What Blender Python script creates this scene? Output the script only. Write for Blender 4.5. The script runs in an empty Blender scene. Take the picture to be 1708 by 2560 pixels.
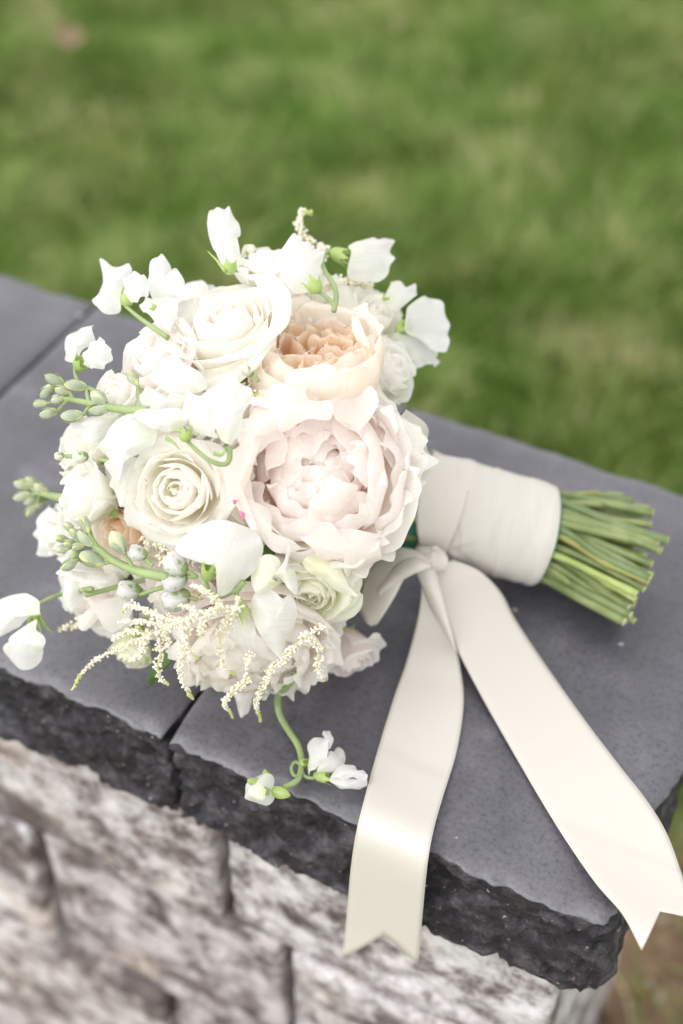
import bpy, math, random
import numpy as np
from mathutils import Vector, Matrix, Quaternion
random.seed(7)
rng = np.random.default_rng(11)
SC = bpy.context.scene
COL = SC.collection
R_ = math.radians

# ------------------------------------------------------------------ camera, sky, sun, exposure
CAM_H, PITCH, YAW, FPX = 0.6, R_(44.25), R_(-27.0), 3557.0
cam_d = bpy.data.cameras.new('camera'); cam = bpy.data.objects.new('camera', cam_d); COL.objects.link(cam)
cp, sp, cy, sy = math.cos(PITCH), math.sin(PITCH), math.cos(YAW), math.sin(YAW)
FWD = np.array([sy*cp, cy*cp, -sp]); RIGHT = np.array([cy, -sy, 0.0]); UP = np.cross(RIGHT, FWD)
CAMP = np.array([0, 0, CAM_H])
M = Matrix.Identity(4)
for i in range(3):
    M[i][0] = RIGHT[i]; M[i][1] = UP[i]; M[i][2] = -FWD[i]; M[i][3] = CAMP[i]
cam.matrix_world = M
cam_d.sensor_fit = 'HORIZONTAL'; cam_d.sensor_width = 24.0; cam_d.lens = FPX/1708*24.0
cam_d.clip_start = 0.02; cam_d.clip_end = 200
cam_d.dof.use_dof = True; cam_d.dof.focus_distance = 0.685; cam_d.dof.aperture_fstop = 3.3
SC.camera = cam

SUN_EL, SUN_AZ = R_(58), R_(-142)          # azimuth from +Y towards +X
w = bpy.data.worlds.new('World'); SC.world = w; w.use_nodes = True
nt = w.node_tree; nt.nodes.clear()
sky = nt.nodes.new('ShaderNodeTexSky'); sky.sky_type = 'NISHITA'; sky.sun_disc = False
sky.sun_elevation = SUN_EL; sky.sun_rotation = SUN_AZ % (2*math.pi)
sky.air_density = 1.0; sky.dust_density = 1.0; sky.ozone_density = 1.0
bg = nt.nodes.new('ShaderNodeBackground'); bg.inputs['Strength'].default_value = 0.15
wo = nt.nodes.new('ShaderNodeOutputWorld')
hs = nt.nodes.new('ShaderNodeHueSaturation'); hs.inputs['Saturation'].default_value = 0.03      # thin overcast: the sky is nearly grey
nt.links.new(sky.outputs[0], hs.inputs['Color']); nt.links.new(hs.outputs[0], bg.inputs[0]); nt.links.new(bg.outputs[0], wo.inputs[0])
sd = bpy.data.lights.new('sun', 'SUN'); sd.energy = 0.6; sd.angle = R_(110); sd.color = (1.0, 0.95, 0.88)
sun = bpy.data.objects.new('sun', sd); COL.objects.link(sun)
SDIR = Vector((math.sin(SUN_AZ)*math.cos(SUN_EL), math.cos(SUN_AZ)*math.cos(SUN_EL), math.sin(SUN_EL)))
sun.rotation_euler = SDIR.to_track_quat('Z', 'Y').to_euler(); sun.location = (0, 0, 5)
SC.render.engine = 'CYCLES'
SC.view_settings.view_transform = 'Standard'; SC.view_settings.look = 'None'
SC.view_settings.exposure = 1.34; SC.view_settings.gamma = 1.0
try: SC.view_settings.use_curve_mapping = False
except Exception: pass
SC.cycles.max_bounces = 32; SC.cycles.diffuse_bounces = 32; SC.cycles.transmission_bounces = 32

# ------------------------------------------------------------------ measuring helpers (source pixels of the photograph -> metres)
def ray(px, py):
    d = FWD*FPX + RIGHT*(px-854) + UP*(1280-py); return d/np.linalg.norm(d)
def PZ(px, py, z):
    d = ray(px, py); return CAMP + d*((z-CAM_H)/d[2])
def PY(px, py, y):
    d = ray(px, py); return CAMP + d*(y/d[1])
def PXX(px, py, x):
    d = ray(px, py); return CAMP + d*(x/d[0])
def c2w(r, u, t):                       # direction given as right / up / towards the viewer
    v = RIGHT*r + UP*u - FWD*t; return v/np.linalg.norm(v)
K = 1708/1568.0
CROP = {'A': (200, 500, 3.136), 'B': (600, 500, 2.851), 'C': (50, 800, 2.851), 'D': (520, 900, 2.6133), 'E': (0, 1250, 2.6133),
        'F': (400, 1300, 2.851), 'G': (850, 1100, 1.8447), 'J': (600, 1750, 3.92), 'L': (0, 600, 2.938), '0': (0, 0, 1/K)}
def S(c, pts):
    x0, y0, s = CROP[c]; return [(x0+p[0]/s, y0+p[1]/s) for p in pts]
# the flower head as an ellipsoid
HC = CAMP + ray(592, 1165)*0.765/float(ray(592, 1165) @ FWD)
HR = np.array([0.104, 0.130, 0.100])
def head(px, py, e=1.0, lift=0.0):
    d = ray(px, py); o = CAMP - HC
    Fm = np.stack([RIGHT, UP, -FWD])
    dd = (Fm @ d)/(HR*e); oo = (Fm @ o)/(HR*e)
    a, b, c = dd@dd, oo@dd, oo@oo - 1
    disc = b*b - a*c
    t = (-b - math.sqrt(disc))/a if disc > 0 else -b/a
    p = CAMP + d*(t - lift)
    if p[2] < 0.010: p = CAMP + d*((0.010-CAM_H)/d[2])
    return p
def outward(p):
    Fm = np.stack([RIGHT, UP, -FWD]); q = (Fm @ (p-HC))/(HR**2)
    v = RIGHT*q[0] + UP*q[1] - FWD*q[2]; return v/np.linalg.norm(v)

# ------------------------------------------------------------------ numpy noise
def _h(ix, iy, iz, s):
    n = (ix*374761393 + iy*668265263 + iz*2147483647 + s*1274126177) & 0xffffffff
    n = ((n ^ (n >> 13))*1274126177) & 0xffffffff
    n = ((n ^ (n >> 16))*2246822519) & 0xffffffff
    return ((n ^ (n >> 15)) & 0xffff)/65535.0
def vnoise(P, s=0):
    P = np.asarray(P, float); i = np.floor(P).astype(np.int64); f = P-i; f = f*f*(3-2*f)
    r = 0
    for dx in (0, 1):
        for dy in (0, 1):
            for dz in (0, 1):
                wgt = (f[..., 0] if dx else 1-f[..., 0])*(f[..., 1] if dy else 1-f[..., 1])*(f[..., 2] if dz else 1-f[..., 2])
                r = r + wgt*_h(i[..., 0]+dx, i[..., 1]+dy, i[..., 2]+dz, s)
    return r*2-1
def fbm(P, s=0, o=4, g=0.5):
    P = np.asarray(P, float); r = 0; a = 1
    for k in range(o):
        r = r + a*vnoise(P*(2.03**k)+k*7.3, s+k); a *= g
    return r
def sstep(a, b, x):
    t = np.clip((x-a)/(b-a), 0, 1); return t*t*(3-2*t)

# ------------------------------------------------------------------ materials
def newmat(name):
    m = bpy.data.materials.new(name); m.use_nodes = True; m.node_tree.nodes.clear(); return m, m.node_tree
def nd(t, kind, **kw):
    n = t.nodes.new(kind)
    for k, v in kw.items():
        if k in n.inputs.keys(): n.inputs[k].default_value = v
        else: setattr(n, k, v)
    return n
def ramp(t, fac, stops):
    r = t.nodes.new('ShaderNodeValToRGB'); e = r.color_ramp.elements
    while len(e) < len(stops): e.new(0.5)
    for k, (p, c) in enumerate(stops):
        e[k].position = p; e[k].color = (c[0], c[1], c[2], 1)
    t.links.new(fac, r.inputs[0]); return r.outputs[0]
def mixc(t, f, a, b, mode='MIX'):
    m = t.nodes.new('ShaderNodeMix'); m.data_type = 'RGBA'; m.blend_type = mode
    for sock, val in ((m.inputs[0], f), (m.inputs[6], a), (m.inputs[7], b)):
        if hasattr(val, 'links'): t.links.new(val, sock)
        elif isinstance(val, (int, float)): sock.default_value = val
        else: sock.default_value = (val[0], val[1], val[2], 1)
    return m.outputs[2]
def petal_mat(name, base, mid, tip, transl=0.54, edge=None, rough=0.55):
    m, t = newmat(name); L = t.links
    uv = nd(t, 'ShaderNodeUVMap'); sep = nd(t, 'ShaderNodeSeparateXYZ'); L.new(uv.outputs[0], sep.inputs[0])
    col = ramp(t, sep.outputs[1], [(0.0, base), (0.38, mid), (0.9, tip)])
    ob = nd(t, 'ShaderNodeObjectInfo')
    nz = nd(t, 'ShaderNodeTexNoise', Scale=90.0, Detail=3.0)
    geo = nd(t, 'ShaderNodeTexCoord'); L.new(geo.outputs['Object'], nz.inputs['Vector'])
    r2 = ramp(t, nz.outputs[0], [(0.3, (0.985, 0.98, 0.975)), (0.7, (1, 1, 1))])
    col = mixc(t, 1.0, col, r2, 'MULTIPLY')
    r3 = ramp(t, ob.outputs['Random'], [(0, (0.985, 0.98, 0.975)), (1, (1, 1, 1))])
    col = mixc(t, 1.0, col, r3, 'MULTIPLY')
    if edge:
        n2 = nd(t, 'ShaderNodeTexNoise', Scale=160.0, Detail=4.0); L.new(geo.outputs['Object'], n2.inputs['Vector'])
        ma = nd(t, 'ShaderNodeMath', operation='MULTIPLY'); L.new(n2.outputs[0], ma.inputs[0])
        rr = nd(t, 'ShaderNodeMapRange'); rr.inputs[1].default_value = 0.86; rr.inputs[2].default_value = 1.0
        L.new(sep.outputs[1], rr.inputs[0]); L.new(rr.outputs[0], ma.inputs[1])
        f = ramp(t, ma.outputs[0], [(0.33, (0, 0, 0)), (0.62, (0.8, 0.8, 0.8))])
        col = mixc(t, f, col, edge)
    # veins running from base to tip
    mp = nd(t, 'ShaderNodeMapping'); mp.inputs['Scale'].default_value = (34, 3.0, 1); L.new(uv.outputs[0], mp.inputs[0])
    vn = nd(t, 'ShaderNodeTexNoise', Scale=1.0, Detail=3.0); L.new(mp.outputs[0], vn.inputs['Vector'])
    r4 = ramp(t, vn.outputs[0], [(0.32, (0.935, 0.935, 0.93) if name == 'white_petal' else (0.975, 0.972, 0.965)), (0.62, (1, 1, 1))]); col = mixc(t, 1.0, col, r4, 'MULTIPLY')
    bp = nd(t, 'ShaderNodeBump', Strength=0.4, Distance=0.0008); L.new(vn.outputs[0], bp.inputs['Height'])
    pr = nd(t, 'ShaderNodeBsdfPrincipled', Roughness=rough); pr.inputs['Specular IOR Level'].default_value = 0.25
    L.new(col, pr.inputs['Base Color']); L.new(bp.outputs[0], pr.inputs['Normal'])
    tr = nd(t, 'ShaderNodeBsdfTranslucent'); L.new(col, tr.inputs[0]); L.new(bp.outputs[0], tr.inputs['Normal'])
    mx = nd(t, 'ShaderNodeMixShader'); mx.inputs[0].default_value = transl
    L.new(pr.outputs[0], mx.inputs[1]); L.new(tr.outputs[0], mx.inputs[2])
    o = nd(t, 'ShaderNodeOutputMaterial'); L.new(mx.outputs[0], o.inputs[0]); return m
def plain_mat(name, c1, c2, scale=60, rough=0.55, bump=0.15, transl=0.0, rand=0.0, spec=0.3, c3=None, gen='Object', dist=0.001):
    m, t = newmat(name); L = t.links
    tc = nd(t, 'ShaderNodeTexCoord'); nz = nd(t, 'ShaderNodeTexNoise', Scale=scale, Detail=5.0); L.new(tc.outputs[gen], nz.inputs['Vector'])
    st = [(0.3, c1), (0.7, c2)] if c3 is None else [(0.3, c1), (0.55, c2), (0.78, c3)]
    col = ramp(t, nz.outputs[0], st)
    if rand:
        ob = nd(t, 'ShaderNodeObjectInfo'); rr = ramp(t, ob.outputs['Random'], [(0, (1-rand, 1-rand*0.7, 1-rand)), (1, (1+rand, 1+rand*0.6, 1.0))])
        col = mixc(t, 1.0, col, rr, 'MULTIPLY')
    bp = nd(t, 'ShaderNodeBump', Strength=bump, Distance=dist); L.new(nz.outputs[0], bp.inputs['Height'])
    pr = nd(t, 'ShaderNodeBsdfPrincipled', Roughness=rough); pr.inputs['Specular IOR Level'].default_value = spec
    L.new(col, pr.inputs['Base Color']); L.new(bp.outputs[0], pr.inputs['Normal']); out = pr.outputs[0]
    if transl:
        tr = nd(t, 'ShaderNodeBsdfTranslucent'); L.new(col, tr.inputs[0])
        mx = nd(t, 'ShaderNodeMixShader'); mx.inputs[0].default_value = transl
        L.new(out, mx.inputs[1]); L.new(tr.outputs[0], mx.inputs[2]); out = mx.outputs[0]
    o = nd(t, 'ShaderNodeOutputMaterial'); L.new(out, o.inputs[0]); return m

WHITE = petal_mat('white_petal', (0.80, 0.84, 0.64), (0.885, 0.885, 0.875), (0.895, 0.892, 0.895))
SOFTWHITE = petal_mat('soft_white_petal', (0.94, 0.945, 0.86), (0.972, 0.968, 0.945), (0.976, 0.973, 0.96), transl=0.62)
CREAM = petal_mat('cream_petal', (0.965, 0.94, 0.84), (0.980, 0.972, 0.935), (0.982, 0.976, 0.955), transl=0.66)
CREAM_OLD = petal_mat('cream_petal_browned', (0.962, 0.93, 0.82), (0.980, 0.970, 0.930), (0.981, 0.974, 0.953), transl=0.66, edge=(0.70, 0.50, 0.28))
GREENISH = petal_mat('green_white_petal', (0.82, 0.87, 0.56), (0.93, 0.94, 0.80), (0.955, 0.955, 0.89))
BLUSH = petal_mat('blush_petal', (0.955, 0.78, 0.735), (0.972, 0.898, 0.868), (0.978, 0.95, 0.935), transl=0.66)
BLUSH_PALE = petal_mat('pale_blush_petal', (0.962, 0.87, 0.835), (0.976, 0.942, 0.923), (0.980, 0.963, 0.953), transl=0.66)
PEACH = petal_mat('peach_petal', (0.957, 0.58, 0.31), (0.968, 0.79, 0.60), (0.973, 0.91, 0.82), transl=0.66)
PEACH_OUT = petal_mat('peach_outer_petal', (0.95, 0.84, 0.70), (0.955, 0.89, 0.81), (0.96, 0.92, 0.87), edge=(0.74, 0.53, 0.30))
CALYX = plain_mat('calyx_green', (0.30, 0.42, 0.12), (0.46, 0.56, 0.22), 120, 0.5, 0.1, 0.25)
STEMG = plain_mat('flower_stem_green', (0.235, 0.315, 0.125), (0.335, 0.415, 0.20), 80, 0.5, 0.12, 0.1)
STOCKG = plain_mat('stock_bud_green', (0.29, 0.345, 0.235), (0.47, 0.505, 0.40), 160, 0.7, 0.2, 0.15)
BUDTIP = plain_mat('bud_tip_yellow_green', (0.55, 0.60, 0.20), (0.72, 0.74, 0.38), 150, 0.6, 0.1, 0.2)
LEAF = plain_mat('leaf_green', (0.05, 0.11, 0.03), (0.11, 0.20, 0.06), 60, 0.5, 0.2, 0.2, 0.2)
CUTSTEM = plain_mat('cut_stem_green', (0.105, 0.150, 0.055), (0.220, 0.270, 0.125), 60, 0.42, 0.2, 0.0, 0.25, 0.4)
CUTSTEM_Y = plain_mat('cut_stem_pale', (0.27, 0.35, 0.10), (0.42, 0.48, 0.18), 60, 0.42, 0.2, 0.0, 0.15, 0.4)
CUTSTEM_B = plain_mat('cut_stem_brown', (0.22, 0.20, 0.07), (0.24, 0.30, 0.09), 60, 0.5, 0.25, 0.0, 0.15, 0.4)
CUTEND = plain_mat('cut_stem_end', (0.46, 0.47, 0.24), (0.62, 0.62, 0.38), 200, 0.7, 0.2)
TAPE = plain_mat('floral_tape_green', (0.02, 0.13, 0.075), (0.04, 0.20, 0.12), 90, 0.45, 0.15)
ASTILBE = plain_mat('astilbe_cream', (0.92, 0.87, 0.74), (0.96, 0.94, 0.87), 300, 0.6, 0.1, 0.25)
ASTILBE_TIP = plain_mat('astilbe_green_tip', (0.50, 0.58, 0.18), (0.66, 0.70, 0.32), 300, 0.6, 0.1, 0.2)
ASTEM = plain_mat('astilbe_stem', (0.62, 0.58, 0.34), (0.72, 0.66, 0.46), 200, 0.6, 0.1)
MAGENTA = plain_mat('magenta_fleck', (0.70, 0.10, 0.26), (0.78, 0.22, 0.36), 200, 0.6, 0.1)

def satin(name):
    m, t = newmat(name); L = t.links
    uv = nd(t, 'ShaderNodeUVMap')
    mp = nd(t, 'ShaderNodeMapping'); mp.inputs['Scale'].default_value = (260, 3, 1); L.new(uv.outputs[0], mp.inputs[0])
    nz = nd(t, 'ShaderNodeTexNoise', Scale=1.0, Detail=2.0); L.new(mp.outputs[0], nz.inputs['Vector'])
    tc = nd(t, 'ShaderNodeTexCoord'); n2 = nd(t, 'ShaderNodeTexNoise', Scale=28.0, Detail=2.0); L.new(tc.outputs['Object'], n2.inputs['Vector'])
    col = ramp(t, nz.outputs[0], [(0.2, (0.680, 0.640, 0.590)), (0.8, (0.710, 0.672, 0.622))])
    sx = nd(t, 'ShaderNodeSeparateXYZ'); L.new(uv.outputs[0], sx.inputs[0])
    col = mixc(t, 1.0, col, ramp(t, sx.outputs[0], [(0.008, (1, 1, 1)), (0.020, (0.90, 0.89, 0.87)), (0.034, (1, 1, 1)), (0.966, (1, 1, 1)), (0.980, (0.90, 0.89, 0.87)), (0.992, (1, 1, 1))]), 'MULTIPLY')
    bp = nd(t, 'ShaderNodeBump', Strength=0.05, Distance=0.0004); L.new(nz.outputs[0], bp.inputs['Height'])
    b2 = nd(t, 'ShaderNodeBump', Strength=0.22, Distance=0.003); L.new(n2.outputs[0], b2.inputs['Height']); L.new(bp.outputs[0], b2.inputs['Normal'])
    pr = nd(t, 'ShaderNodeBsdfPrincipled', Roughness=0.5); pr.inputs['Specular IOR Level'].default_value = 0.42
    pr.inputs['Sheen Weight'].default_value = 0.15
    L.new(col, pr.inputs['Base Color']); L.new(b2.outputs[0], pr.inputs['Normal'])
    tr = nd(t, 'ShaderNodeBsdfTranslucent'); L.new(col, tr.inputs[0])
    mx = nd(t, 'ShaderNodeMixShader'); mx.inputs[0].default_value = 0.25
    L.new(pr.outputs[0], mx.inputs[1]); L.new(tr.outputs[0], mx.inputs[2])
    o = nd(t, 'ShaderNodeOutputMaterial'); L.new(mx.outputs[0], o.inputs[0]); return m
SATIN = satin('ivory_satin')

def cap_mat(name, split):
    m, t = newmat(name); L = t.links
    tc = nd(t, 'ShaderNodeTexCoord')
    def noise(s, d=5.0, rgh=0.55):
        n = nd(t, 'ShaderNodeTexNoise', Scale=s, Detail=d, Roughness=rgh); L.new(tc.outputs['Object'], n.inputs['Vector']); return n.outputs[0]
    big, fine = noise(9, 5, 0.6), noise(420, 3, 0.6)
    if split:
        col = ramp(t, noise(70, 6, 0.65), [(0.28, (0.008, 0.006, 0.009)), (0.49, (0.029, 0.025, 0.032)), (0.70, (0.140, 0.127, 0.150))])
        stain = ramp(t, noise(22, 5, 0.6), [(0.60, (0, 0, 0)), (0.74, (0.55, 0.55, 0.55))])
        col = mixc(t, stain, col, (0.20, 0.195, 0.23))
    else:
        col = ramp(t, big, [(0.32, (0.040, 0.038, 0.049)), (0.50, (0.060, 0.057, 0.072)), (0.70, (0.096, 0.092, 0.110))])
        col = mixc(t, 1.0, col, ramp(t, noise(34, 6, 0.7), [(0.32, (0.82, 0.82, 0.84)), (0.55, (1, 1, 1)), (0.75, (1.14, 1.13, 1.12))]), 'MULTIPLY')
        g = ramp(t, fine, [(0.30, (0.45, 0.44, 0.47)), (0.47, (1, 1, 1)), (0.72, (1.30, 1.28, 1.26))])
        col = mixc(t, 1.0, col, g, 'MULTIPLY')
        smear = ramp(t, noise(17, 6, 0.65), [(0.57, (0, 0, 0)), (0.70, (0.55, 0.55, 0.55))]); col = mixc(t, smear, col, (0.15, 0.145, 0.165))
        pits = ramp(t, noise(330, 4, 0.7), [(0.22, (0.45, 0.44, 0.46)), (0.32, (1, 1, 1))])
        col = mixc(t, 1.0, col, pits, 'MULTIPLY')
    # aggregate grains
    vo = nd(t, 'ShaderNodeTexVoronoi', Scale=210.0 if split else 130.0)
    dn = nd(t, 'ShaderNodeTexNoise', Scale=260.0, Detail=2.0); L.new(tc.outputs['Object'], dn.inputs['Vector'])
    dv = nd(t, 'ShaderNodeVectorMath', operation='SCALE'); dv.inputs['Scale'].default_value = 0.006; L.new(dn.outputs['Color'], dv.inputs[0])
    da = nd(t, 'ShaderNodeVectorMath', operation='ADD'); L.new(tc.outputs['Object'], da.inputs[0]); L.new(dv.outputs[0], da.inputs[1]); L.new(da.outputs[0], vo.inputs['Vector'])
    sz = ramp(t, vo.outputs['Distance'], [(0.10, (1, 1, 1)), (0.20, (0, 0, 0))])
    sc = nd(t, 'ShaderNodeSeparateColor'); L.new(vo.outputs['Color'], sc.inputs[0])
    sel = ramp(t, sc.outputs[0], [(0.80 if split else 0.985, (0, 0, 0)), (0.84 if split else 0.99, (1, 1, 1))])
    f = mixc(t, 1.0, sz, sel, 'MULTIPLY')
    gc = ramp(t, sc.outputs[1], [(0.0, (0.26, 0.13, 0.05)), (0.3, (0.50, 0.46, 0.42)), (0.7, (0.30, 0.28, 0.29)), (1.0, (0.60, 0.58, 0.55))])
    col = mixc(t, f, col, gc)
    bp = nd(t, 'ShaderNodeBump', Strength=1.0 if split else 0.5, Distance=0.0045 if split else 0.0008)
    L.new(noise(170 if split else 480, 6, 0.7), bp.inputs['Height'])
    pr = nd(t, 'ShaderNodeBsdfPrincipled', Roughness=0.62 if split else 0.38); pr.inputs['Specular IOR Level'].default_value = 0.4 if split else 1.0
    L.new(col, pr.inputs['Base Color']); L.new(bp.outputs[0], pr.inputs['Normal'])
    o = nd(t, 'ShaderNodeOutputMaterial'); L.new(pr.outputs[0], o.inputs[0]); return m
CAP_TOP, CAP_SPLIT = cap_mat('smooth_grey_stone', False), cap_mat('split_dark_stone', True)

def wall_mat():
    m, t = newmat('weathered_split_stone'); L = t.links
    tc = nd(t, 'ShaderNodeTexCoord'); ob = nd(t, 'ShaderNodeObjectInfo')
    ad = nd(t, 'ShaderNodeVectorMath', operation='ADD'); L.new(tc.outputs['Object'], ad.inputs[0])
    sc = nd(t, 'ShaderNodeMath', operation='MULTIPLY'); sc.inputs[1].default_value = 7.0; L.new(ob.outputs['Random'], sc.inputs[0])
    L.new(sc.outputs[0], ad.inputs[1])
    mp = nd(t, 'ShaderNodeMapping'); mp.inputs['Scale'].default_value = (0.9, 1, 1.05); L.new(ad.outputs[0], mp.inputs[0])
    def noise(s, d=5.0, rgh=0.6):
        n = nd(t, 'ShaderNodeTexNoise', Scale=s, Detail=d, Roughness=rgh); L.new(mp.outputs[0], n.inputs['Vector']); return n.outputs[0]
    col = ramp(t, noise(40, 9, 0.76), [(0.36, (0.050, 0.038, 0.040)), (0.44, (0.17, 0.142, 0.142)), (0.50, (0.36, 0.338, 0.350)), (0.59, (0.55, 0.538, 0.556))])
    tan = ramp(t, noise(13, 4, 0.6), [(0.52, (0, 0, 0)), (0.66, (0.6, 0.6, 0.6))])
    col = mixc(t, tan, col, mixc(t, 1.0, col, (0.93, 0.80, 0.66), 'MULTIPLY'))
    pst = ramp(t, ob.outputs['Random'], [(0.0, (0.72, 0.66, 0.64)), (0.35, (1.0, 0.97, 0.97)), (0.65, (1.04, 0.99, 0.93)), (1.0, (1.12, 1.12, 1.14))]); col = mixc(t, 1.0, col, pst, 'MULTIPLY')
    drk = ramp(t, noise(8, 5, 0.65), [(0.555, (0, 0, 0)), (0.62, (0.9, 0.9, 0.9))])
    col = mixc(t, drk, col, (0.075, 0.055, 0.055))
    bp = nd(t, 'ShaderNodeBump', Strength=0.6, Distance=0.002); L.new(noise(110, 6, 0.7), bp.inputs['Height'])
    pr = nd(t, 'ShaderNodeBsdfPrincipled', Roughness=0.75); L.new(col, pr.inputs['Base Color']); L.new(bp.outputs[0], pr.inputs['Normal'])
    o = nd(t, 'ShaderNodeOutputMaterial'); L.new(pr.outputs[0], o.inputs[0]); return m
WALLM = wall_mat()

# ------------------------------------------------------------------ object helpers
def tag(o, label=None, cat=None, group=None, kind=None):
    if label: o['label'] = label
    if cat: o['category'] = cat
    if group: o['group'] = group
    if kind: o['kind'] = kind
    return o
def mesh(name, V, F, mats, uv=None, mi=None, smooth=True):
    me = bpy.data.meshes.new(name); me.from_pydata(np.asarray(V).tolist(), [], F)
    for m in (mats if isinstance(mats, (list, tuple)) else [mats]): me.materials.append(m)
    if mi is not None: me.polygons.foreach_set('material_index', np.asarray(mi, dtype=np.int32))
    if smooth: me.polygons.foreach_set('use_smooth', np.ones(len(me.polygons), dtype=bool))
    if uv is not None:
        ul = me.uv_layers.new(name='UVMap'); li = np.empty(len(me.loops), dtype=np.int32); me.loops.foreach_get('vertex_index', li)
        ul.data.foreach_set('uv', np.asarray(uv, dtype=np.float32)[li].ravel())
    me.update(); return me
def link(name, me, parent=None, loc=None, quat=None):
    o = bpy.data.objects.new(name, me); COL.objects.link(o)
    if parent is not None: o.parent = parent
    if loc is not None: o.location = tuple(loc)
    if quat is not None: o.rotation_mode = 'QUATERNION'; o.rotation_quaternion = quat
    return o
def gridF(nu, nv, off=0, wrap=False):
    F = []
    for j in range(nv-1):
        for i in range(nu if wrap else nu-1):
            a = j*nu+i; b = j*nu+(i+1) % nu; F.append((off+a, off+b, off+b+nu, off+a+nu))
    return F
def catmull(P, n):
    P = np.asarray(P, float); m = len(P)
    if m == 2: return P[0] + (P[1]-P[0])*np.linspace(0, 1, n)[:, None]
    ext = np.vstack([2*P[0]-P[1], P, 2*P[-1]-P[-2]]); t = np.linspace(0, m-1, n); i = np.minimum(t.astype(int), m-2); f = (t-i)[:, None]
    p0, p1, p2, p3 = ext[i], ext[i+1], ext[i+2], ext[i+3]
    return 0.5*((2*p1)+(-p0+p2)*f+(2*p0-5*p1+4*p2-p3)*f*f+(-p0+3*p1-3*p2+p3)*f**3)
def tube(path, rad, ns=8, cap=True):
    path = np.asarray(path, float); n = len(path); rad = np.broadcast_to(np.asarray(rad, float), (n,))
    T = np.gradient(path, axis=0); T /= np.linalg.norm(T, axis=1)[:, None]+1e-12
    a = np.array([0, 0, 1.0]) if abs(T[0][2]) < 0.9 else np.array([1.0, 0, 0])
    N = np.cross(T[0], a); N /= np.linalg.norm(N); V = []
    th = np.linspace(0, 2*np.pi, ns, endpoint=False)
    for k in range(n):
        N = N - T[k]*(N@T[k]); N /= np.linalg.norm(N); B = np.cross(T[k], N)
        V.append(path[k] + rad[k]*(np.cos(th)[:, None]*N + np.sin(th)[:, None]*B))
    F = gridF(ns, n, 0, True); V = np.vstack(V)
    if cap: F.append(tuple(range(ns))[::-1]); F.append(tuple(range((n-1)*ns, n*ns)))
    return V, F
class MB:
    def __init__(s): s.V = []; s.F = []; s.mi = []; s.n = 0
    def add(s, V, F, mi=0):
        s.V.append(np.asarray(V)); s.F += [tuple(i+s.n for i in f) for f in F]; s.mi += [mi]*len(F); s.n += len(V); return s
    def me(s, name, mats, origin=None):
        V = np.vstack(s.V)
        if origin is not None: V = V-np.asarray(origin)
        return mesh(name, V, s.F, mats, mi=s.mi)
def quat_z(d, spin=0.0):
    q = Vector(d).to_track_quat('Z', 'Y'); return q @ Quaternion((0, 0, 1), spin)

# ================================================================== SETTING: ground
GZ = -0.62
def soil_edge(x, y): return 0
lawn_m = plain_mat('lawn_earth', (0.070, 0.115, 0.022), (0.110, 0.165, 0.035), 22, 0.9, 0.3, c3=(0.155, 0.180, 0.06), gen='Object', dist=0.01)
N = 80
xs, ys = np.meshgrid(np.concatenate([[-60, -12], np.linspace(-4, 3, N-4), [12, 60]]), np.concatenate([[-30, -6], np.linspace(-1, 6, N-4), [14, 70]]))
zz = GZ + 0.012*fbm(np.stack([xs*2, ys*2, xs*0], -1), 3)*(np.abs(xs) < 5)
lawn = link('lawn', mesh('lawn', np.stack([xs, ys, zz], -1).reshape(-1, 3), gridF(N, N), lawn_m)); tag(lawn, kind='structure')
soil_m = plain_mat('bare_soil', (0.10, 0.065, 0.04), (0.20, 0.135, 0.085), 45, 0.95, 0.8, c3=(0.30, 0.22, 0.15), dist=0.006)
N = 60
xs, ys = np.meshgrid(np.linspace(-0.95, 0.42, N), np.linspace(-0.3, 0.90, N))
rim = np.minimum.reduce([xs+0.95, 0.42-xs, ys+0.3, 0.90-ys])
zz = GZ + 0.02 + 0.010*fbm(np.stack([xs*25, ys*25, xs*0], -1), 5) - 0.05*(1-sstep(0.0, 0.08, rim))
soil = link('soil', mesh('soil', np.stack([xs, ys, zz], -1).reshape(-1, 3), gridF(N, N), soil_m)); tag(soil, kind='structure')

def grass_mat():
    m, t = newmat('grass_blades'); L = t.links
    tc = nd(t, 'ShaderNodeTexCoord'); at = nd(t, 'ShaderNodeAttribute'); at.attribute_name = 'shade'
    n1 = nd(t, 'ShaderNodeTexNoise', Scale=5.0, Detail=5.0, Roughness=0.62); L.new(tc.outputs['Object'], n1.inputs['Vector'])
    c1 = ramp(t, at.outputs['Fac'], [(0, (0.098, 0.178, 0.024)), (0.5, (0.205, 0.302, 0.064)), (0.85, (0.325, 0.418, 0.140)), (1, (0.50, 0.46, 0.26))])
    c2 = ramp(t, n1.outputs[0], [(0.34, (0.60, 0.80, 0.40)), (0.5, (1, 1, 1)), (0.66, (1.42, 1.20, 1.5))])
    col = mixc(t, 1.0, c1, c2, 'MULTIPLY')
    pr = nd(t, 'ShaderNodeBsdfPrincipled', Roughness=0.5); pr.inputs['Specular IOR Level'].default_value = 0.35; L.new(col, pr.inputs['Base Color'])
    tr = nd(t, 'ShaderNodeBsdfTranslucent'); L.new(col, tr.inputs[0])
    mx = nd(t, 'ShaderNodeMixShader'); mx.inputs[0].default_value = 0.3
    L.new(pr.outputs[0], mx.inputs[1]); L.new(tr.outputs[0], mx.inputs[2])
    o = nd(t, 'ShaderNodeOutputMaterial'); L.new(mx.outputs[0], o.inputs[0]); return m
GRASSM = grass_mat()
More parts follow.
